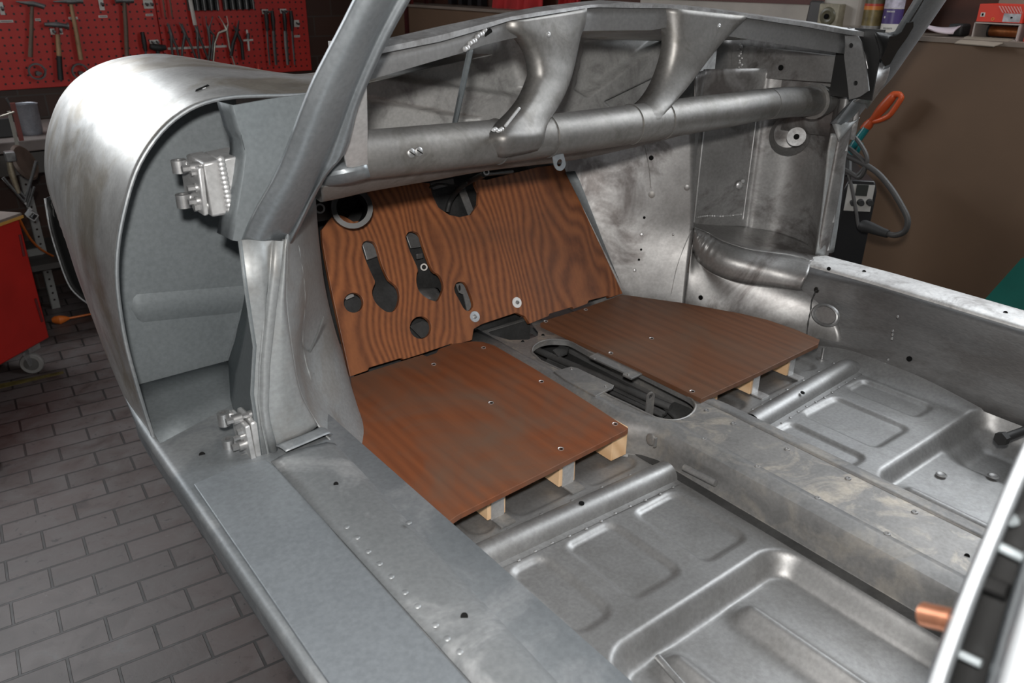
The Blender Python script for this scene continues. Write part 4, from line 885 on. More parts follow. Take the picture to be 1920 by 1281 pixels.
# seam strip between post foot and sill
a, b_ = AZ(516, 836, 1.073), AZ(596, 803, 1.073); part(MB().sheet([[a, a.lerp(b_, .5), b_, b_+V((.012, .016, -.01))], [p+V((.003, -.012, .0015)) for p in (a, a.lerp(b_, .5), b_, b_+V((.012, .016, -.01)))], [p+V((.006, -.024, -.0005)) for p in (a, a.lerp(b_, .5), b_, b_+V((.012, .012, -.012)))]], 14, 6), 'foot_flange', M['sill_steel'], thick=.001)
# upper rear face of the post and the strip beside it
uf = [Yp(432, 196, 1.03), Yp(500, 184, 1.03), Yp(590, 172, 1.03), Yp(580, 225, 1.025), Yp(546, 312, 1.02), Yp(500, 398, 1.01), Yp(480, 462, 1.0), Yp(447, 458, 1.0), Yp(462, 290, 1.02), Yp(448, 245, 1.025)]
uf = [V((p.x, 1.02, p.z)) for p in uf]
part(MB().plate(uf, (0, .003, 0)), 'upper_post_face', M['grey_panel'], smooth=False)
part(MB().sheet([[uf[0], uf[9], uf[8], uf[7]], [p+V((-.002, .022, .0)) for p in (uf[0], uf[9], uf[8], uf[7])], [p+V((-.004, .045, .0)) for p in (uf[0], uf[9], uf[8], uf[7])]], 10, 4), 'upper_post_side', M['grey_panel'], thick=.002)
# windscreen pillar, left
def LP(px, py, off_=0.0): return AP(px, py, (0, 1.0+off_, 1.4), (0, 1, .58))
le = [(735, -140), (664, 0), (639, 50), (607, 111), (578, 172), (524, 312), (477, 398), (449, 462)]
lm = [(775, -140), (704, 0), (668, 70), (634, 140), (608, 200), (566, 310), (520, 398), (482, 466)]
gr1 = [(803, -140), (730, 0), (690, 80), (655, 165), (632, 225), (596, 310), (555, 400), (515, 468)]
gr2 = [(820, -140), (743, 0), (700, 85), (664, 170), (641, 232), (606, 318), (562, 408), (526, 466)]
fe = [(842, -140), (762, 0), (722, 74), (688, 146), (664, 205), (642, 285), (600, 340), (540, 462)]
part(MB().sheet([[LP(*q, .05) for q in le], [LP(*q, .006) for q in le], [LP(*q, -.004)*.7+LP(*w_, -.012)*.3 for q, w_ in zip(le, lm)], [LP(*q, -.014) for q in lm], [LP(*q, -.004) for q in gr1], [LP(*q, .010) for q in gr2], [LP(*q, .004) for q in fe], [LP(*q, .018)+V((.004, 0, 0)) for q in fe]], 26, 60), 'windscreen_pillar', M['pillar_steel'], angle=60, thick=.002)
gs = [(688, 150), (690, 318), (686, 330), (606, 336), (640, 300), (652, 268)]
part(MB().plate([LP(*q, .03) for q in ((688, 146), (690, 240), (690, 318), (650, 314), (645, 290), (664, 220))], (0, .004, .002)), 'pillar_gusset', M['zinc'], smooth=False, bevel=.001)
gp = [AY(605, 332, 1.02), AY(645, 325, 1.0), AY(690, 316, .995)]; gq = [AY(600, 350, 1.05), AY(648, 345, 1.02), AY(692, 334, 1.01)]
part(MB().sheet([[p+V((0, .01, .012)) for p in gp], gp, gq, [p+V((0, .05, 0)) for p in gq]], 10, 10), 'pillar_foot', M['pillar_steel'], thick=.002)

# fender
secs = [
 (1.15, [(-.20, 1.575), (-.33, 1.560), (-.44, 1.545), (-.54, 1.536), (-.664, 1.540), (-.732, 1.520), (-.786, 1.470), (-.821, 1.402), (-.843, 1.331), (-.851, 1.253), (-.850, 1.169), (-.838, 1.028), (-.815, .93)]),
 (1.32, [(-.15, 1.560), (-.28, 1.548), (-.41, 1.538), (-.53, 1.542), (-.645, 1.551), (-.728, 1.530), (-.785, 1.480), (-.820, 1.410), (-.842, 1.335), (-.850, 1.253), (-.849, 1.165), (-.836, 1.028), (-.805, .93)]),
 (1.55, [(-.10, 1.530), (-.24, 1.518), (-.37, 1.516), (-.49, 1.538), (-.605, 1.556), (-.700, 1.540), (-.768, 1.494), (-.809, 1.425), (-.833, 1.345), (-.837, 1.255), (-.831, 1.160), (-.812, 1.025), (-.775, .92)]),
 (1.80, [(-.08, 1.505), (-.21, 1.490), (-.33, 1.490), (-.455, 1.520), (-.570, 1.546), (-.668, 1.532), (-.742, 1.486), (-.787, 1.418), (-.811, 1.335), (-.809, 1.245), (-.800, 1.150), (-.778, 1.015), (-.740, .91)]),
 (2.02, [(-.06, 1.465), (-.19, 1.450), (-.31, 1.450), (-.430, 1.482), (-.540, 1.512), (-.635, 1.500), (-.708, 1.455), (-.754, 1.388), (-.779, 1.308), (-.787, 1.222), (-.782, 1.130), (-.758, 1.000), (-.715, .90)]),
 (2.28, [(-.05, 1.390), (-.17, 1.375), (-.29, 1.375), (-.400, 1.405), (-.500, 1.430), (-.590, 1.415), (-.658, 1.372), (-.702, 1.310), (-.732, 1.240), (-.752, 1.165), (-.752, 1.085), (-.728, .975), (-.660, .88)]),
 (2.52, [(-.04, 1.270), (-.15, 1.258), (-.27, 1.262), (-.370, 1.290), (-.460, 1.305), (-.540, 1.290), (-.600, 1.255), (-.640, 1.205), (-.674, 1.150), (-.695, 1.090), (-.694, 1.030), (-.670, .945), (-.600, .86)]),
 (2.70, [(-.04, 1.10), (-.14, 1.095), (-.25, 1.10), (-.340, 1.115), (-.420, 1.125), (-.490, 1.115), (-.540, 1.095), (-.575, 1.070), (-.592, 1.040), (-.596, 1.010), (-.590, .975), (-.570, .920), (-.54, .85)]),
]
fm = MB().sheet([[V((x, y, z)) for x, z in pts] for y, pts in secs], 110, 90)
AYC, AZC, AR, AB = 2.03, .95, .365, .352
for v in fm.v:
    if v.x < -.4:
        r_ = math.hypot((v.y-AYC)/AR, (v.z-AZC)/AB)
        if abs(r_-1) < .026: v.y, v.z = AYC+(v.y-AYC)/r_, AZC+(v.z-AZC)/r_
    # gentle hand-beaten dents
    v += V((-.5, 0, .8))*(.0022*noise.noise((v.x*9, v.y*9, v.z*9))+.0009*noise.noise((v.x*26, v.y*26, v.z*26)))*smooth(1.25, 1.5, v.y)
fm.f = [f for f in fm.f if not all(fm.v[i].x < -.4 and math.hypot((fm.v[i].y-AYC)/AR, (fm.v[i].z-AZC)/AB) <= 1.014 for i in f)]
bvh = BVHTree.FromPolygons([tuple(v) for v in fm.v], fm.f)
fen = part(fm, 'front_fender', M['fender_steel'], angle=80, thick=.0015)
def fhit(px, py):
    l, n_, i, d = bvh.ray_cast(CAM, ray(px, py).normalized()); return (l, n_) if l else (AY(px, py, 1.4), V((0, 0, 1)))
lipc = [V((x, 1.148, z)) for x, z in secs[0][1][2:]]
part(MB().tube(resample(lipc, 60), .0028, 8), 'fender_lip', M['sill_steel'])
(h0, n0), (h1, n1), (hm, nm) = fhit(366, 173), fhit(393, 161), fhit(380, 167)
sl = MB().tube(resample([h0+n0*.0003, hm+nm*.0003, h1+n1*.0003], 10), [.001]+[.0035]*8+[.001], 10, True, .5).build('fender_slot', M['dark'], fen)
MB().tube([fhit(378, 168)[0]+n0*.001, fhit(384, 165.5)[0]+n0*.001], .003, 8).build('slot_web', M['bright_edge'], fen)
# wheel house and arch lip
wh = MB(); rows = []
for i in range(25):
    a = math.pi*(i/24)*.96; rows.append([V((x, AYC+(AR+.008)*math.cos(a), AZC+(AB+.008)*math.sin(a))) for x in (-.795+.15*max(0, math.cos(a)+.25), -.62, -.42)])
wh.sheet(rows); wh.add([(-.42, AYC-.37, .90), (-.42, AYC+.37, .90), (-.42, AYC+.37, 1.28), (-.42, AYC-.37, 1.28)], [(0, 1, 2, 3)])
part(wh, 'wheel_house', M['black_paint'], thick=.002)
lip2 = [(84, 372), (92, 420), (101, 455), (111, 486), (121, 515), (133, 540), (150, 558), (168, 571)]
lp_ = [AY(px, py, 2.36-.16*i/7) for i, (px, py) in enumerate(lip2)]
part(MB().tube(resample(lp_, 30), .0028, 8), 'arch_lip', M['bright_edge'])
part(MB().sheet([[p+V((.004, .004, 0)) for p in lp_], [p+V((.05, .03, .0)) for p in lp_], [p+V((.22, .03, 0)) for p in lp_]], 20, 8), 'arch_liner', M['black_paint'], thick=.002)
ax0 = V((-.56, AYC+.02, .95))
part(MB().lathe(ax0+V((-.08, 0, 0)), (1, 0, 0), [(.0, .02), (.11, .02), (.17, .0), (.19, .01), (.20, .03), (.27, .0), (.295, .02), (.30, .08), (.295, .14), (.27, .16)], 40), 'front_wheel', M['black_rubber'])
# closing panel in the door opening
CP = lambda px, py, y=1.285: AY(px, py, y)
ol = [V((-.60, 1.285, 1.535)), V((-.664, 1.285, 1.530)), V((-.725, 1.285, 1.512)), V((-.778, 1.285, 1.465)), V((-.814, 1.285, 1.40)), V((-.836, 1.285, 1.33)), V((-.846, 1.285, 1.253)), V((-.844, 1.285, 1.165)), V((-.838, 1.285, 1.05)), V((-.60, 1.285, 1.05))]
part(MB().plate(ol, (0, .002, 0)), 'closing_panel', M['grey_panel'], smooth=False)
a, b_ = CP(246, 580), CP(462, 560); cyl_ = MB()
rows = []
for i in range(30):
    s_ = i/29; k = min(1, (s_/.06))**.5 if s_ < .06 else 1.0; c = a.lerp(b_, s_)
    rows.append([c+V((0, 0, .024*k)), c+V((0, -.0035*k, .014*k)), c+V((0, -.005*k, 0)), c+V((0, -.0035*k, -.014*k)), c+V((0, 0, -.024*k))])
part(cyl_.sheet(rows), 'pressed_rib', M['grey_panel'], angle=80)
part(MB().tube(resample([CP(459, 553), CP(444, 610), CP(428, 660), CP(415, 705), CP(412, 742)], 24), .0026, 6), 'panel_seam', M['grey_panel'])
wl = MB()
for px, py in ((300, 812), (337, 800), (372, 781), (408, 762), (421, 748), (446, 742), (470, 730), (322, 806)): wl.dome(CP(px, py, 1.282), (0, -1, 0), .005, .002, 8, 2)
wl.tube([CP(302, 832, 1.27), CP(408, 775, 1.27)], .002, 6)
part(wl, 'panel_welds', M['sill_steel'])
a, b_ = AZ(300, 832, 1.0605), AZ(480, 735, 1.0605)
part(MB().sheet([[a, a.lerp(b_, .5), b_], [V((p.x, 1.283, 1.085)) for p in (a, a.lerp(b_, .5), b_)]], 4, 4), 'panel_flange', M['grey_panel'], thick=.002)

# hinges: bracket box, plate with bolts, two eyes
def hinge(face, weld, platepts, lugs, bolts, yb, depth, label):
    h = MB().plate([AY(*q, yb) for q in face], (0, depth, 0)).build('door_hinge', M['zinc'], car, bevel=.003); h['label'] = label
    if weld:
        MB().plate([AY(*q, yb-.004) for q in weld], (0, depth*.9, 0)).build('weld_plate', M['zinc'], h, bevel=.002)
        wl = MB(); n = 13
        for i in range(n):
            s_ = i/(n-1); wl.dome(AY(weld[0][0]+(weld[3][0]-weld[0][0])*s_+1, weld[0][1]+(weld[3][1]-weld[0][1])*s_, yb-.005), (0, -1, 0), .0058, .004, 8, 3)
        wl.build('weld_bead', M['zinc'], h)
    MB().plate([AY(*q, yb-.002) for q in platepts], (0, depth+.004, 0)).build('hinge_plate', M['zinc'], h, bevel=.002)
    fx0 = AY(*platepts[0], yb-.002).x
    for (px, py), (qx, qy), r in lugs:
        a = AY(px, py, yb+.05); b = AY(qx, qy, yb+.05); ring_ = MB().ring(a, V((a.x, a.y, b.z)), r, r*.45, 24).build('hinge_eye', M['bolt'], h)
        MB().box(V(((a.x+fx0)/2+.004, a.y, (a.z+b.z)/2)), (abs(fx0-a.x)-.004, .012, (a.z-b.z)*.8)).build('eye_arm', M['zinc'], h, bevel=.002)
        MB().cyl(V((a.x, a.y, (a.z+b.z)/2-.006)), V((a.x, a.y, (a.z+b.z)/2+.004)), r*.45, 12).build('eye_bore', M['dark'], h)
    for px, py, r in bolts:
        p = AY(px, py, yb+.018); p = V((p.x, p.y, p.z)); MB().cyl(p+V((.016, 0, 0)), p+V((.003, 0, 0)), r*1.45, 16).cyl(p+V((.003, 0, 0)), p+V((-.006, 0, 0)), r, 6).build('hinge_bolt', M['bolt'], h)
    return h
hinge([(381, 306), (414, 299), (433, 402), (398, 408)], [(413, 300), (462, 289), (447, 430), (433, 402)], [(371, 316), (381, 313), (391, 404), (383, 406)],
      [((334, 300), (335, 324), .0095), ((342, 364), (344, 389), .0095)], [(350, 316, .0048), (366, 323, .0050), (360, 353, .0042), (362, 378, .0045), (372, 388, .0060)], 1.05, .07, 'upper bright door hinge with weld bead')
hinge([(470, 793), (481, 789), (507, 868), (484, 882)], None, [(459, 801), (468, 797), (482, 868), (473, 869)],
      [((418, 774), (419, 797), .0090), ((427, 823), (428, 845), .0090)], [(432, 789, .0050), (452, 809, .0050), (445, 821, .0040), (443, 838, .0055), (460, 857, .0062), (462, 779, .0040)], 1.0, .055, 'lower grey door hinge above the sill')

# ---- rear door post of the near side, close to the camera
BX0 = -.72
def BP(px, py, x=BX0): return AX(px, py, x)
def bstrip(pts0, pts1, x0, x1, nm, m, bul=0.0, th=.002):
    A2 = resample([BP(*q, x0) for q in pts0], 16); B2 = resample([BP(*q, x1) for q in pts1], 16)
    return part(MB().sheet([A2, [a.lerp(b, .5)+V((-bul, 0, 0)) for a, b in zip(A2, B2)], B2], None, None), nm, m, angle=60, thick=th)
e0 = [(1700, 1400), (1738, 1281), (1795, 1130), (1850, 1000), (1915, 850), (1990, 690), (2110, 430)]
e1 = [(1735, 1400), (1768, 1281), (1820, 1130), (1868, 1010), (1935, 850), (2010, 690), (2130, 430)]
e2 = [(1745, 1400), (1780, 1281), (1832, 1130), (1880, 1010), (1945, 850), (2020, 690), (2140, 430)]
PALE = plain('flash-paled post steel', (.40, .42, .44), .35)  # flash overexposure on the near post edges put into this pale colour
e3 = [(1830, 1400), (1868, 1281), (1905, 1150), (1940, 1040), (1985, 900), (2040, 760), (2160, 480)]
e4 = [(1900, 1400), (1935, 1281), (1980, 1150), (2020, 1040), (2070, 900), (2130, 760), (2250, 480)]
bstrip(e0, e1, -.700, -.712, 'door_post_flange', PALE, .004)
bstrip(e1, e2, -.712, -.690, 'door_post_inner', M['pillar_steel'])
bstrip(e2, e3, -.690, -.690, 'latch_recess', M['black_paint'])
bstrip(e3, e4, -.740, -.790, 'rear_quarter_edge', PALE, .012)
bstrip([(q[0]-16, q[1]) for q in e3], e3, -.700, -.740, 'door_post_outer', M['pillar_steel'])
for q0, q1, w_, m in (((1855, 1016), (1920, 1048), .0024, M['grey_panel']), ((1785, 1220), (1840, 1246), .0024, M['grey_panel']), ((1800, 1165), (1828, 1085), .0022, M['grey_panel']), ((1893, 975), (1900, 972), .0035, M['grey_panel'])):
    part(MB().tube([BP(*q0, -.694), BP(*q1, -.694)], w_, 10), 'latch_clip', m)
part(MB().tube([BP(1840, 1090, -.695), BP(1890, 1110, -.695)], .004, 8), 'latch_slot', M['dark'])
a, b_ = BP(1731, 1152, -.690), BP(1790, 1166, -.692)
part(MB().tube(resample([a, a.lerp(b_, .12), b_], 6), [.0045, .0062, .0062, .0062, .0062, .0062], 18), 'copper_pin', M['copper'])
part(MB().sheet([[V((-.72, .10, .90)), V((-.72, .03, .90)), V((-.76, -.02, .90))], [V((-.72, .10, 1.2)), V((-.72, .03, 1.2)), V((-.78, -.02, 1.2))], [V((-.705, .10, 1.36)), V((-.705, .05, 1.36)), V((-.76, .03, 1.36))]], 6, 6), 'door_post_lower', M['pillar_steel'], thick=.002)
# trestle that carries the shell (below the floor, out of sight of the photograph)
tr_ = thing('support_trestle', 'steel trestle under the floor pan carrying the body shell', 'trestle', (-.04, .6, 0)); tm = plain('trestle paint', (.05, .05, .055), .5)
for x in (-.40, .36):
    MB().box((x, .6, .79), (.06, 1.1, .06)).build('beam', tm, tr_)
    for y in (.15, 1.05): MB().box((x, y, .38), (.06, .06, .76)).build('leg', tm, tr_)
for y in (.15, 1.05): MB().box((-.02, y, .5), (.70, .04, .04)).build('brace', tm, tr_)
# ------------------------------------------------------------------ plywood boards
TP0, TN = (0, 1.31, .97), V((0, 1, -.5)).normalized()
def TQ(px, py, off=0.0): return AP(px, py, V(TP0)-TN*off, TN)
def t3(pts, s=3, o=(640, 427)): return [TQ(o[0]+a/s, o[1]+b/s) for a, b in pts]
def t2(pts): return t3(pts, 4.575, (560, 280))
outline = t3([(50, 838), (150, 803), (156, 788), (338, 733), (350, 742), (458, 708), (620, 652), (628, 662), (735, 632), (745, 570), (790, 543), (985, 478), (1035, 500), (1060, 540), (1165, 497), (1172, 484), (1300, 446), (1306, 456), (1383, 428), (1392, 410), (1500, 383), (1508, 394), (1590, 368)])
outline += t3([(1595, 350), (1500, 170), (1400, -40), (1300, -270), (1255, -360), (1100, -340)])
outline += t2([(1620, 260), (1510, 250), (1512, 300), (1545, 370), (1540, 470), (1480, 560), (1380, 582), (1290, 562), (1200, 500), (1150, 400), (1122, 290), (900, 270), (585, 330), (592, 450), (590, 540), (540, 612), (470, 620), (400, 580), (350, 562), (300, 560), (200, 690), (205, 800), (240, 1000), (290, 1250)])
toe = thing('toe_board', 'stained plywood toe board standing under the dash, with pedal cut-outs', 'board', TQ(900, 640))
s1 = t3([(115, 110), (125, 82), (150, 72), (180, 80), (200, 110), (225, 200), (265, 290), (310, 330), (327, 380), (320, 430), (300, 465), (270, 476), (240, 465), (200, 430), (178, 390), (175, 350), (190, 310), (180, 280), (140, 190)])
s2 = t3([(362, 55), (375, 28), (405, 20), (440, 40), (460, 100), (510, 235), (550, 265), (572, 310), (572, 350), (545, 408), (520, 412), (480, 395), (440, 360), (423, 310), (425, 260), (430, 230), (385, 130)])
s3 = t3([(636, 340), (645, 314), (670, 304), (698, 313), (720, 360), (742, 425), (735, 455), (715, 468), (690, 455), (660, 400), (640, 365)])
def ell(cx_, cy_, rx, ry, n=26): return t3([(cx_+rx*math.cos(2*math.pi*i/n), cy_+ry*math.sin(2*math.pi*i/n)) for i in range(n)])
def soft(l, n): return resample(l+[l[0]], n)[:-1]
MB().plate(outline, TN*.010, [soft(s1, 48), soft(s2, 48), soft(s3, 32), ell(69, 422, 55, 56), ell(446, 562, 60, 63)]).build('panel', M['toe_ply'], toe, smooth=False, bevel=.0006)
for px, py, m, r in ((890, 594, steel('zinc washer', (.62, .66, .70), (.78, .80, .82), .35, .8, 30), .0125), (969, 567.5, plain('white washer', (.80, .80, .80), .4), .0125)):
    c = TQ(px, py); ws = MB().lathe(c, -TN, [(r, 0), (r, .0012), (r*.96, .0018), (r*.5, .002), (r*.35, .002)], 28).build('washer', m, toe)
    MB().lathe(c, -TN, [(r*.40, .002), (r*.36, .0042), (r*.18, .005), (r*.12, .003), (0, .003)], 6 if px < 900 else 14).build('screw', M['bolt'], ws)
# what shows through the cut-outs: the steel behind (part of the body)
def TB2(px, py, d): return AP(px, py, V(TP0)+TN*d, TN)
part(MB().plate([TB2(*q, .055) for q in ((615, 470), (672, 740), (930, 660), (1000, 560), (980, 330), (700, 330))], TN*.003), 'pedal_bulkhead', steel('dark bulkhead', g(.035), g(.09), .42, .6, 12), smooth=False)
gm = steel('mid grey bracket', g(.20), g(.34), .4, .7, 10)
part(MB().plate([TB2(*q, .035) for q in ((675, 445), (702, 448), (712, 480), (688, 488))], TN*.003), 'pedal_plate', gm, bevel=.003)
part(MB().plate([TB2(*q, .035) for q in ((758, 432), (785, 432), (800, 462), (770, 466))], TN*.003), 'pedal_plate', gm, bevel=.003)
part(MB().box(TB2(786, 480, .03), (.014, .006, .010)).build, 'x', gm) if False else part(MB().box(TB2(786, 480, .03), (.016, .006, .012)), 'pedal_clip', gm, bevel=.001)
part(MB().ring(TB2(795, 501, .05), TB2(795, 501, .045), .008, .005, 16), 'pedal_bore', M['tunnel_steel'])
part(MB().sheet([[TB2(782, 545, .03), TB2(795, 540, .04), TB2(820, 540, .05)], [TB2(795, 560, .015), TB2(810, 558, .02), TB2(826, 548, .05)], [TB2(815, 568, .03), TB2(822, 565, .03), TB2(832, 552, .05)]], 8, 8), 'pedal_skirt', M['tunnel_steel'], thick=.002)
part(MB().plate([TB2(*q, .03) for q in ((855, 533), (868, 529), (880, 545), (886, 582), (876, 584), (869, 552), (861, 549))], TN*.003, [[TB2(862+3*math.cos(a)*.8, 540+6*math.sin(a), .03) for a in [2*math.pi*i/10 for i in range(10)]]]), 'throttle_bracket', steel('pale bracket', g(.38), g(.5), .4, .7, 10), smooth=False)
part(MB().plate([TB2(*q, .03) for q in ((643, 556), (662, 549), (664, 556), (650, 562))], TN*.002), 'bright_tab', M['zinc'], smooth=False)
part(MB().plate([TB2(*q, .03) for q in ((768, 612), (792, 602), (806, 606), (806, 630), (790, 634))], TN*.002), 'dark_tab', M['cavity'], smooth=False)
part(MB().plate([TB2(*q, .04) for q in ((858, 352), (872, 352), (890, 400), (880, 408))], TN*.002), 'bright_edge_strip', M['tunnel_steel'], smooth=False)
part(MB().plate([TB2(*q, .04) for q in ((806, 343), (850, 335), (852, 345), (812, 356))], TN*.002), 'grey_strip', gm, smooth=False)
c = TB2(650, 388, .0); part(MB().ring(TB2(652, 395, .05), TB2(652, 395, -.05)+V((0, -.02, .01)), .040, .030, 28).box(TB2(603, 390, .0), (.05, .01, .05)), 'steering_tube', M['black_paint'])
part(MB().ring(TB2(600, 391, -.012), TB2(600, 391, -.018), .010, .0065, 18), 'mount_eye', M['tunnel_steel'])
# wiring lead
wl_ = [TQ(838, 398, -.03), TQ(845, 375, -.02), TQ(862, 352, .03), TQ(885, 338, .06), AY(908, 327, 1.26)]
wr = thing('wiring_lead', 'black wiring lead with connectors poking through the round cut-out under the dash', 'cable', wl_[0])
MB().tube(resample(wl_, 24), .006, 10).build('cable', M['black_rubber'], wr)
p = [AY(x, y, 1.26) for x, y in ((908, 327), (925, 326), (940, 324), (961, 322))]
MB().tube(p, [.004, .003, .0035, .004], 8).build('connector', T['tool'], wr); MB().ring(AY(912, 323, 1.25), AY(912, 323, 1.245), .006, .0035, 14).build('ring_terminal', M['bolt'], wr)
MB().tube(resample([TQ(805, 352, .0), TQ(825, 345, .0), TQ(855, 348, 0), TQ(880, 340, .02)], 14), .0025, 8).build('thin_wire', M['black_rubber'], wr)

BZ = .972
def board(name, label, px, m, screws, battens, z=BZ):
    pts = [AZ(*q, z) for q in px]; t = thing(name, label, 'board', (sum(p.x for p in pts)/len(pts), sum(p.y for p in pts)/len(pts), FZ), 'plywood floorboards')
    MB().plate(pts, (0, 0, -.010)).build('panel', m, t, smooth=False, bevel=.0008)
    for sx, sy in screws:
        p = AZ(sx, sy, z); s_ = MB().lathe(p, (0, 0, 1), [(.0052, -.0005), (.0052, .0008), (.0042, .0004), (.0036, -.0006), (0, -.0006)], 14).build('screw', M['zinc'], t)
        MB().cyl(p+V((.0006, -.0006, -.0002)), p+V((.0006, -.0006, .0003)), .0026, 10).build('screw_recess', M['dark'], s_)
    for x, yb, yf, w_, br, slant in battens:
        b_ = MB().box((x, (yb+yf)/2, (FZ+z-.010)/2+.002), (w_, yf-yb, z-.010-FZ-.004)).build('batten', M['pine'], t, smooth=False, bevel=.0008)
        if br:
            MB().box((x+.001, yb-.0012, FZ+.026), (w_*.72, .0018, .046)).build('angle_bracket', M['zinc'], b_, smooth=False)
            MB().box((x+.004, yb-.014, FZ+.0022), (w_*.8, .026, .003)).build('bracket_foot', M['tunnel_steel'] if br == 1 else M['zinc'], b_, smooth=False)
    return t
lf = [(657, 708), (700, 694), (760, 675), (792, 665), (800, 668), (818, 662), (822, 655), (853, 644), (886, 640), (906, 641), (927, 648), (1000, 690), (1060, 727), (1120, 765), (1178, 803), (1172, 808), (1015, 888), (862, 964), (840, 979), (826, 968), (745, 900), (675, 838), (664, 790)]
board('floorboard', 'left plywood floorboard, reddish and dirty, lying before the pedal holes', lf, M['ply_left'],
      [(640+a/3, 427+b_/3) for a, b_ in ((800, 676), (520, 769), (1125, 866), (842, 986), (1540, 1105), (1235, 1245))],
      [(-.143, .846, 1.26, .038, 0, 0), (-.272, .842, 1.26, .036, 1, 0), (-.423, .842, 1.22, .036, 1, 0)])
rf = [(1013, 606), (1030, 598), (1070, 586), (1105, 574), (1145, 560), (1165, 552), (1280, 568), (1390, 588), (1440, 600), (1490, 617), (1537, 637), (1534, 645), (1420, 700), (1315, 748), (1302, 742), (1200, 693), (1110, 651)]
board('floorboard', 'right plywood floorboard, darker brown, on the far side of the tunnel', rf, M['ply_right'],
      [(640+a/3, 427+b_/3) for a, b_ in ((1150, 527), (1516, 706), (1375, 462), (1745, 623))]+[(1298, 734)],
      [(.262, .852, 1.2, .030, 2, 0), (.395, .856, 1.1, .026, 2, 0), (.135, .86, 1.2, .03, 0, 0)])
# ------------------------------------------------------------------ right wall ledge and what leans below it
LZ = 1.515
def lx(px, py, x=1.99): return AX(px, py, x)
a, b_ = AX(1200, 45, 2.09), AX(1548, 45, 2.09); zt = AX(1400, 4, 2.09).z
t = thing('wall_panel', 'long pale panel fixed to the right wall above the ledge', 'panel', ((2.09), (a.y+b_.y)/2, LZ))
MB().box((2.088, (a.y+b_.y)/2, (LZ+zt)/2), (.012, a.y-b_.y, zt-LZ)).build('board', plain('pale board', (.42, .38, .34), .6), t, smooth=False)
MB().box((2.085, (a.y+b_.y)/2, zt+.015), (.022, a.y-b_.y, .03)).build('top_batten', plain('dark red batten', (.09, .018, .012), .4), t, smooth=False)
def on_ledge(px, x=1.99): 
    p = AX(px, 40, x); return V((x, p.y, LZ))
# dial instrument and its dark plate
c = on_ledge(1557); t = thing('dial_gauge', 'small square cream instrument with round dial on the ledge', 'gauge', c)
MB().box(c+V((0, 0, .045)), (.05, .085, .09)).build('housing', plain('cream housing', (.30, .27, .20), .5, 0, .3, 30), t, bevel=.004)
MB().lathe(c+V((-.025, 0, .045)), (-1, 0, 0), [(0, .006), (.018, .006), (.022, .008), (.030, .006), (.034, 0)], 24).build('dial', plain('olive dial', (.12, .11, .07), .4), t)
MB().cyl(c+V((-.03, 0, .045)), c+V((-.036, 0, .045)), .010, 16).build('dial_center', M['dark'], t)
c = on_ledge(1527); tag(MB().box(c+V((0, 0, .05)), (.02, .075, .10), None, .8).build('dark_plate', plain('dark grey plate', (.06, .055, .055), .4), bevel=.012), 'dark grey rounded plate on the ledge left of the dial', 'plate')
c = on_ledge(1583, 2.045); t = thing('canister', 'tall cream plastic canister on the ledge behind the dial', 'canister', c)
MB().box(c+V((0, 0, .13)), (.07, .17, .26)).build('body', plain('cream plastic', (.46, .42, .38), .45), t, bevel=.018)
MB().cyl(c+V((0, 0, .26)), c+V((0, 0, .30)), .022).build('cap', plain('cream cap', (.5, .45, .40), .45), t)
def can(px, x, r, h, label, body, bands, capc):
    c = on_ledge(px, x); t = thing('spray_can', label, 'can', c, 'cans on the ledge')
    MB().lathe(c, (0, 0, 1), [(0, 0), (r*.94, 0), (r, .004), (r, h-.012), (r*.8, h), (r*.45, h+.012), (0, h+.012)], 28).build('body', body, t)
    for z0, z1, m in bands: MB().lathe(c, (0, 0, 1), [(r*1.006, z0), (r*1.006, z1)], 28).build('label_band', m, t)
    MB().lathe(c, (0, 0, 1), [(r*.5, h+.012), (r*.5, h+.05), (r*.3, h+.055), (0, h+.055)], 20).build('cap', capc, t)
    return c, t
tin = steel('tin', g(.45), g(.6), .35, .8, 10)
can(1634, 1.99, .034, .19, 'olive spray can with orange and red bands on the ledge', tin,
    [(.020, .075, plain('olive label', (.17, .13, .05), .4, 0, .4, 40)), (.075, .088, plain('orange band', (.60, .20, .04), .4)), (.088, .096, plain('red band', (.45, .05, .03), .4)), (.096, .17, plain('dark olive label', (.13, .12, .07), .4, 0, .5, 40))], M['black_rubber'])
c, t = can(1672, 1.99, .034, .21, 'purple and white spray can on the ledge by the right pillar', tin,
    [(.002, .030, T['white']), (.030, .082, plain('purple label', (.075, .05, .17), .4)), (.080, .084, T['white']), (.084, .12, plain('pale lilac label', (.45, .42, .50), .4, 0, .5, 40)), (.12, .19, plain('dark label', (.03, .025, .04), .4))], M['black_rubber'])
for i in range(6):       # small white lettering of the label
    a_ = math.pi+.55-.14*i; d = V((math.cos(a_), math.sin(a_), 0)); MB().box(c+d*.0346+V((0, 0, .072)), (.0006, .0028, .005), Matrix.Rotation(a_, 3, 'Z')).build('label_letter', T['white'], t, smooth=False)
MB().dome(c+V((math.cos(2.75), math.sin(2.75), 0))*.034+V((0, 0, .052)), (-1, .4, 0), .004, .001).build('label_mark', T['white'], t)
for i in range(7):
    a_ = math.pi+.6-.14*i; d = V((math.cos(a_), math.sin(a_), 0)); MB().box(c+d*.0346+V((0, 0, .015)), (.0006, .002, .006), Matrix.Rotation(a_, 3, 'Z')).build('label_letter', T['print'], t, smooth=False)
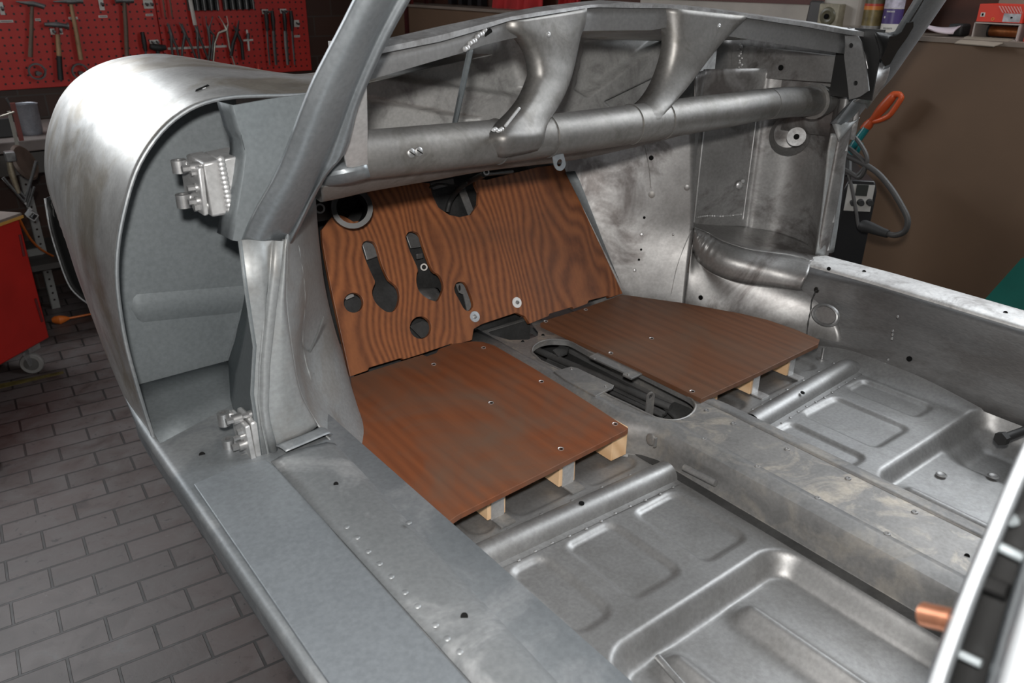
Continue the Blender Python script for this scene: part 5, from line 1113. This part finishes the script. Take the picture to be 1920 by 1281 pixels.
# pale curled strip
p0, p1 = AZ(1726, 52, LZ+.02), AZ(1796, 60, LZ+.008); rows = []
p0 = on_ledge(1727, 1.93); p1 = on_ledge(1795, 1.95)
for i in range(20):
    s_ = i/19; b_ = p0.lerp(p1, s_); wd = .012+.028*min(1, s_*1.4)*(1 if s_ < .9 else .8); z = .034*(1-s_)**2.2+.004+.018*s_
    rows.append([b_+V((-wd*.3, 0, z-.012*s_)), b_+V((.0, 0, z)), b_+V((wd, 0, z+.012*s_))])
tag(MB().sheet(rows, 5).build('curled_strip', plain('pale pink foam', (.60, .50, .54), .7), thick=.004), 'pale pink curled strip lying on the ledge', 'strip')
c = on_ledge(1802, 2.02); tag(MB().box(c+V((0, 0, .02)), (.07, .05, .04)).build('black_clip', M['black_rubber'], bevel=.008), 'small black object on the ledge left of the boxes', 'clip')
# carton with the copper wire spool, red box on top
y0, y1 = AX(1822, 75, 1.93).y, AX(1906, 75, 1.93).y; ym, dy = (y0+y1)/2, y0-y1
z1 = AX(1822, 42, 1.93).z
t = thing('carton', 'open carton on the ledge with its flap hanging over the edge', 'carton', (2.0, ym, LZ))
cb = plain('carton board', (.42, .36, .33), .7); cbi = plain('brown flap board', (.22, .18, .14), .7)
H = z1-LZ
MB().box((2.0, ym, LZ+.002), (.15, dy, .004)).box((2.0, y0, LZ+H/2), (.15, .004, H)).box((2.0, y1, LZ+H/2), (.15, .004, H)).box((2.075, ym, LZ+H/2), (.004, dy, H)).box((2.0, ym, z1), (.15, dy, .004)).build('box_body', cb, t, smooth=False)
MB().plate([V((1.93, y0+.02, LZ+.004)), V((1.93, y1+.01, LZ+.004)), V((1.845, y1+.03, LZ-.016)), V((1.845, y0+.015, LZ-.014))], (0, 0, .003)).build('flap', cbi, t, smooth=False)
c = V((1.99, ym-.008, LZ+.006)); rs = (H-.014)/2
t = thing('wire_spool', 'spool of copper welding wire lying inside the open carton', 'spool', c)
cu = steel('copper wire', (.45, .15, .05), (.65, .26, .11), .28, .9, 40)
MB().cyl((1.99, ym-dy*.40, LZ+rs+.006), (1.99, ym+dy*.30, LZ+rs+.006), rs*.92, 32).build('wire', cu, t)
for yy in (ym-dy*.42, ym+dy*.32): MB().cyl((1.99, yy-.003, LZ+rs+.006), (1.99, yy+.003, LZ+rs+.006), rs, 32).build('flange', M['black_rubber'], t)
t = thing('red_box', 'red box with white stripes and grey label, standing open on the carton', 'box', (2.0, ym, z1+.004))
rb = plain('bright red carton', (.72, .055, .030), .5, 0, .06); zb = z1+.004; HB = AX(1860, 8, 1.93).z-zb
MB().box((1.935, ym, zb+HB/2), (.004, dy*1.0, HB)).box((2.0, ym, zb+.003), (.13, dy, .005)).box((2.0, y0, zb+HB/2), (.13, .004, HB)).box((2.0, y1, zb+HB/2), (.13, .004, HB)).box((2.065, ym, zb+HB/2), (.004, dy, HB)).build('box_body', rb, t, smooth=False)
MB().plate([V((2.065, y0, zb+HB)), V((2.065, y1, zb+HB)), V((2.085, y1, zb+HB+.09)), V((2.085, y0, zb+HB+.09))], (.003, 0, 0)).build('lid_flap', cbi, t, smooth=False)
fx = 1.9325
def fq(s0, h0, s1, h1, m, nm): return MB().box((fx, y0-dy*(s0+s1)/2, zb+HB*(h0+h1)/2), (.0012, dy*(s1-s0), HB*(h1-h0))).build(nm, m, t, smooth=False)
fq(.06, .28, .16, .52, T['white'], 'logo_tile'); fq(.085, .33, .13, .47, M['dark'], 'logo_mark'); fq(.58, .04, .96, .52, plain('grey label', (.42, .42, .44), .5, 0, .3, 60), 'grey_label')
fq(.74, .24, .79, .34, M['dark'], 'label_dot'); MB().ring((fx, y0-dy*.36, zb+HB*.17), (fx-.001, y0-dy*.36, zb+HB*.17), .005, .003, 14).build('round_mark', plain('orange print', (.75, .30, .05), .5), t)
for i in range(8):
    s0 = .42+.065*i; MB().plate([V((fx-.0006, y0-dy*s0, zb+HB*.92)), V((fx-.0006, y0-dy*(s0+.03), zb+HB*.92)), V((fx-.0006, y0-dy*min(.98, s0+.15), zb+HB*.55)), V((fx-.0006, y0-dy*min(.97, s0+.12), zb+HB*.55))], (-.0006, 0, 0)).build('stripe', plain('pale stripe', (.72, .35, .32), .5), t, smooth=False)
c = V((2.0, y1-.06, LZ)); t = thing('red_box', 'second red box at the right edge of the photo, beside the carton', 'box', c)
MB().box(c+V((0, 0, .07)), (.13, .085, .14)).build('box_body', rb, t, bevel=.002); MB().box(c+V((-.0655, .02, .10)), (.001, .016, .016)).build('logo_tile', T['white'], t, smooth=False)

# welding machine on its cart
n_ = V((-.74, -.67, .0)).normalized(); P0 = AX(1615, 370, 1.32)
W = lambda px, py, off=0.0: AP(px, py, P0+n_*off, n_)
up = V((0, 0, 1)); sd = n_.cross(up)
cw = V((P0.x+.2, P0.y+.16, 0))
t = thing('welding_machine', 'black welding machine with a white control panel near the brown wall', 'welder', cw)
blk = plain('black powder coat', (.012, .012, .013), .38)
tl, tr = W(1588, 338), W(1646, 340); hw = (tr-tl).length/2*1.08; mid = (tl+tr)/2; sdir = (tr-tl); sdir.z = 0; sdir.normalize()
def WP(s_, z): return V((mid.x, mid.y, 0))+sdir*s_+V((0, 0, z))
zt_, zb_ = mid.z, .40
MB().plate([WP(-hw, zb_), WP(hw*.9, zb_), WP(hw, zt_-.03), WP(hw*.8, zt_), WP(-hw*.8, zt_), WP(-hw, zt_-.03)], -n_*.42).build('housing', blk, t, bevel=.006)
PQ = lambda s0, z0, s1, z1, off, dep, m, nm: MB().plate([WP(s0, z0)+n_*off, WP(s1, z0)+n_*off, WP(s1, z1)+n_*off, WP(s0, z1)+n_*off], n_*dep).build(nm, m, t, smooth=False)
zp0 = W(1615, 396).z
PQ(-hw*.80, zp0, hw*.80, zt_-.012, 0, .003, plain('white control panel', (.40, .39, .37), .45), 'control_panel')
PQ(-hw*.30, W(1617, 367).z, hw*.42, W(1617, 346).z, .003, .002, plain('dark display', (.035, .038, .035), .25), 'display')
for px in (1598, 1613, 1630):
    kc = W(px, 379, .003); MB().cyl(kc, kc+n_*.018, .0105 if px > 1600 else .008, 18, .009).build('knob', M['black_rubber'], t)
for i in range(5): PQ(-hw*.7, .62+.022*i, hw*.5, .626+.022*i, 0, .002, plain('vent', (.03, .03, .03), .4), 'vent_slat')
MB().tube([WP(-hw*.6, zt_)-n_*.06, WP(-hw*.6, zt_+.05)-n_*.10, WP(-hw*.6, zt_+.05)-n_*.32, WP(-hw*.6, zt_)-n_*.36], .011, 8).build('carry_handle', M['black_rubber'], t)
bk = -n_
MB().box(V((mid.x, mid.y, .385))+bk*.21, (.30, .46, .03), Matrix((sdir, bk, up)).transposed()).build('cart_shelf', blk, t)
for sx in (-.13, .13):
    for sy in (.03, .38):
        q = V((mid.x, mid.y, 0))+sdir*sx+bk*sy; MB().box(q+V((0, 0, .22)), (.025, .025, .32)).build('cart_leg', blk, t); MB().cyl(q+V((0, 0, .05))-sdir*.015, q+V((0, 0, .05))+sdir*.015, .05, 20).build('cart_wheel', M['black_rubber'], t)
cbl = plain('grey black cable', (.045, .043, .042), .55)
K = lambda px, py, x=1.22: AX(px, py, x)
t = thing('welding_cable', 'thick grey welding cable looping out to the right of the machine', 'cable', K(1600, 300))
MB().tube(resample([K(1540, 275), K(1566, 285), K(1600, 298), K(1640, 320), K(1668, 350), K(1690, 385), K(1702, 412), K(1697, 433), K(1680, 441), K(1664, 439)], 44), .0085, 10).build('cable', cbl, t)
MB().tube([K(1665, 439), K(1650, 434), K(1632, 427), K(1620, 424), K(1614, 421)], [.012, .014, .017, .019, .014], 14).build('plug', M['black_rubber'], t)
tag(MB().tube(resample([K(1545, 240), K(1575, 241), K(1600, 255), K(1618, 278), K(1626, 300), K(1618, 318), K(1607, 330)], 30), .0065, 8).build('control_cable', cbl), 'thinner cable looped over the teal pole, uppermost loop', 'cable', 'cables above the welding machine')
tag(MB().tube(resample([K(1548, 255), K(1580, 270), K(1606, 290), K(1622, 310), K(1612, 332), K(1590, 322), K(1555, 303)], 30), .0075, 8).build('control_cable', cbl), 'dark cable hanging in a loop just above the machine', 'cable', 'cables above the welding machine')
tag(MB().tube(resample([K(1590, 325), K(1598, 355), K(1605, 395), K(1610, 425), K(1620, 433)], 24), .005, 8).build('control_cable', cbl), 'thin lead running down across the white control panel', 'cable', 'cables above the welding machine')
# teal handled tool
p1 = AX(1624, 240, 1.82); p2 = AX(1592, 290, 1.80); p3 = AX(1561, 385, 1.775); dd = (p3-p2).normalized(); p4 = p3+dd*((p3.z-.03)/-dd.z)
t = thing('garden_tool', 'teal pole with an orange grip leaning against the brown wall', 'tool', p4)
teal = plain('teal metal', (.012, .16, .17), .3); orn = plain('orange plastic', (.55, .085, .022), .4)
MB().tube(resample([p4, p3, p2, p1], 20), .0145, 12).build('pole', teal, t)
GX = 1.825
G = lambda px, py: AX(px, py, GX)
MB().tube([G(1620, 243), G(1628, 234), G(1634, 226)], [.017, .018, .013], 12).build('grip_socket', orn, t)
gr = [G(1632, 228), G(1640, 220), G(1650, 208), G(1662, 194), G(1674, 180), G(1679, 177), G(1686, 177), G(1690, 182), G(1688, 188), G(1678, 203), G(1668, 216), G(1658, 222), G(1647, 226), G(1636, 228)]
MB().tube(resample(gr, 48), [.0095+.0085*math.exp(-((i-10)/7)**2) for i in range(48)], 12).build('grip', orn, t)
MB().tube([AX(1608, 285, 1.8), AX(1616, 268, 1.8)], .007, 8).build('side_lever', teal, t)
MB().box(p4+V((0, 0, .0)), (.16, .03, .05)).build('tool_head', teal, t)
# green board
q = [AX(1852, 580, 1.45), AX(1916, 484, 1.60), AX(2060, 480, 1.60), AX(2060, 720, 1.45), AX(1790, 670, 1.40)]
n2 = (q[1]-q[0]).cross(q[2]-q[1]).normalized()
q = [p-n2*n2.dot(p-q[0]) for p in q]
dz = V((q[4]-q[1])).normalized(); low = [q[1]+dz*((q[1].z-.01)/-dz.z), q[2]+dz*((q[2].z-.01)/-dz.z)]
tag(MB().plate([q[1], q[2], low[1], low[0]], n2*.02).build('green_board', plain('dark green panel', (.0, .055, .042), .4), smooth=False), 'dark green panel leaning at the right edge beyond the sill', 'panel')
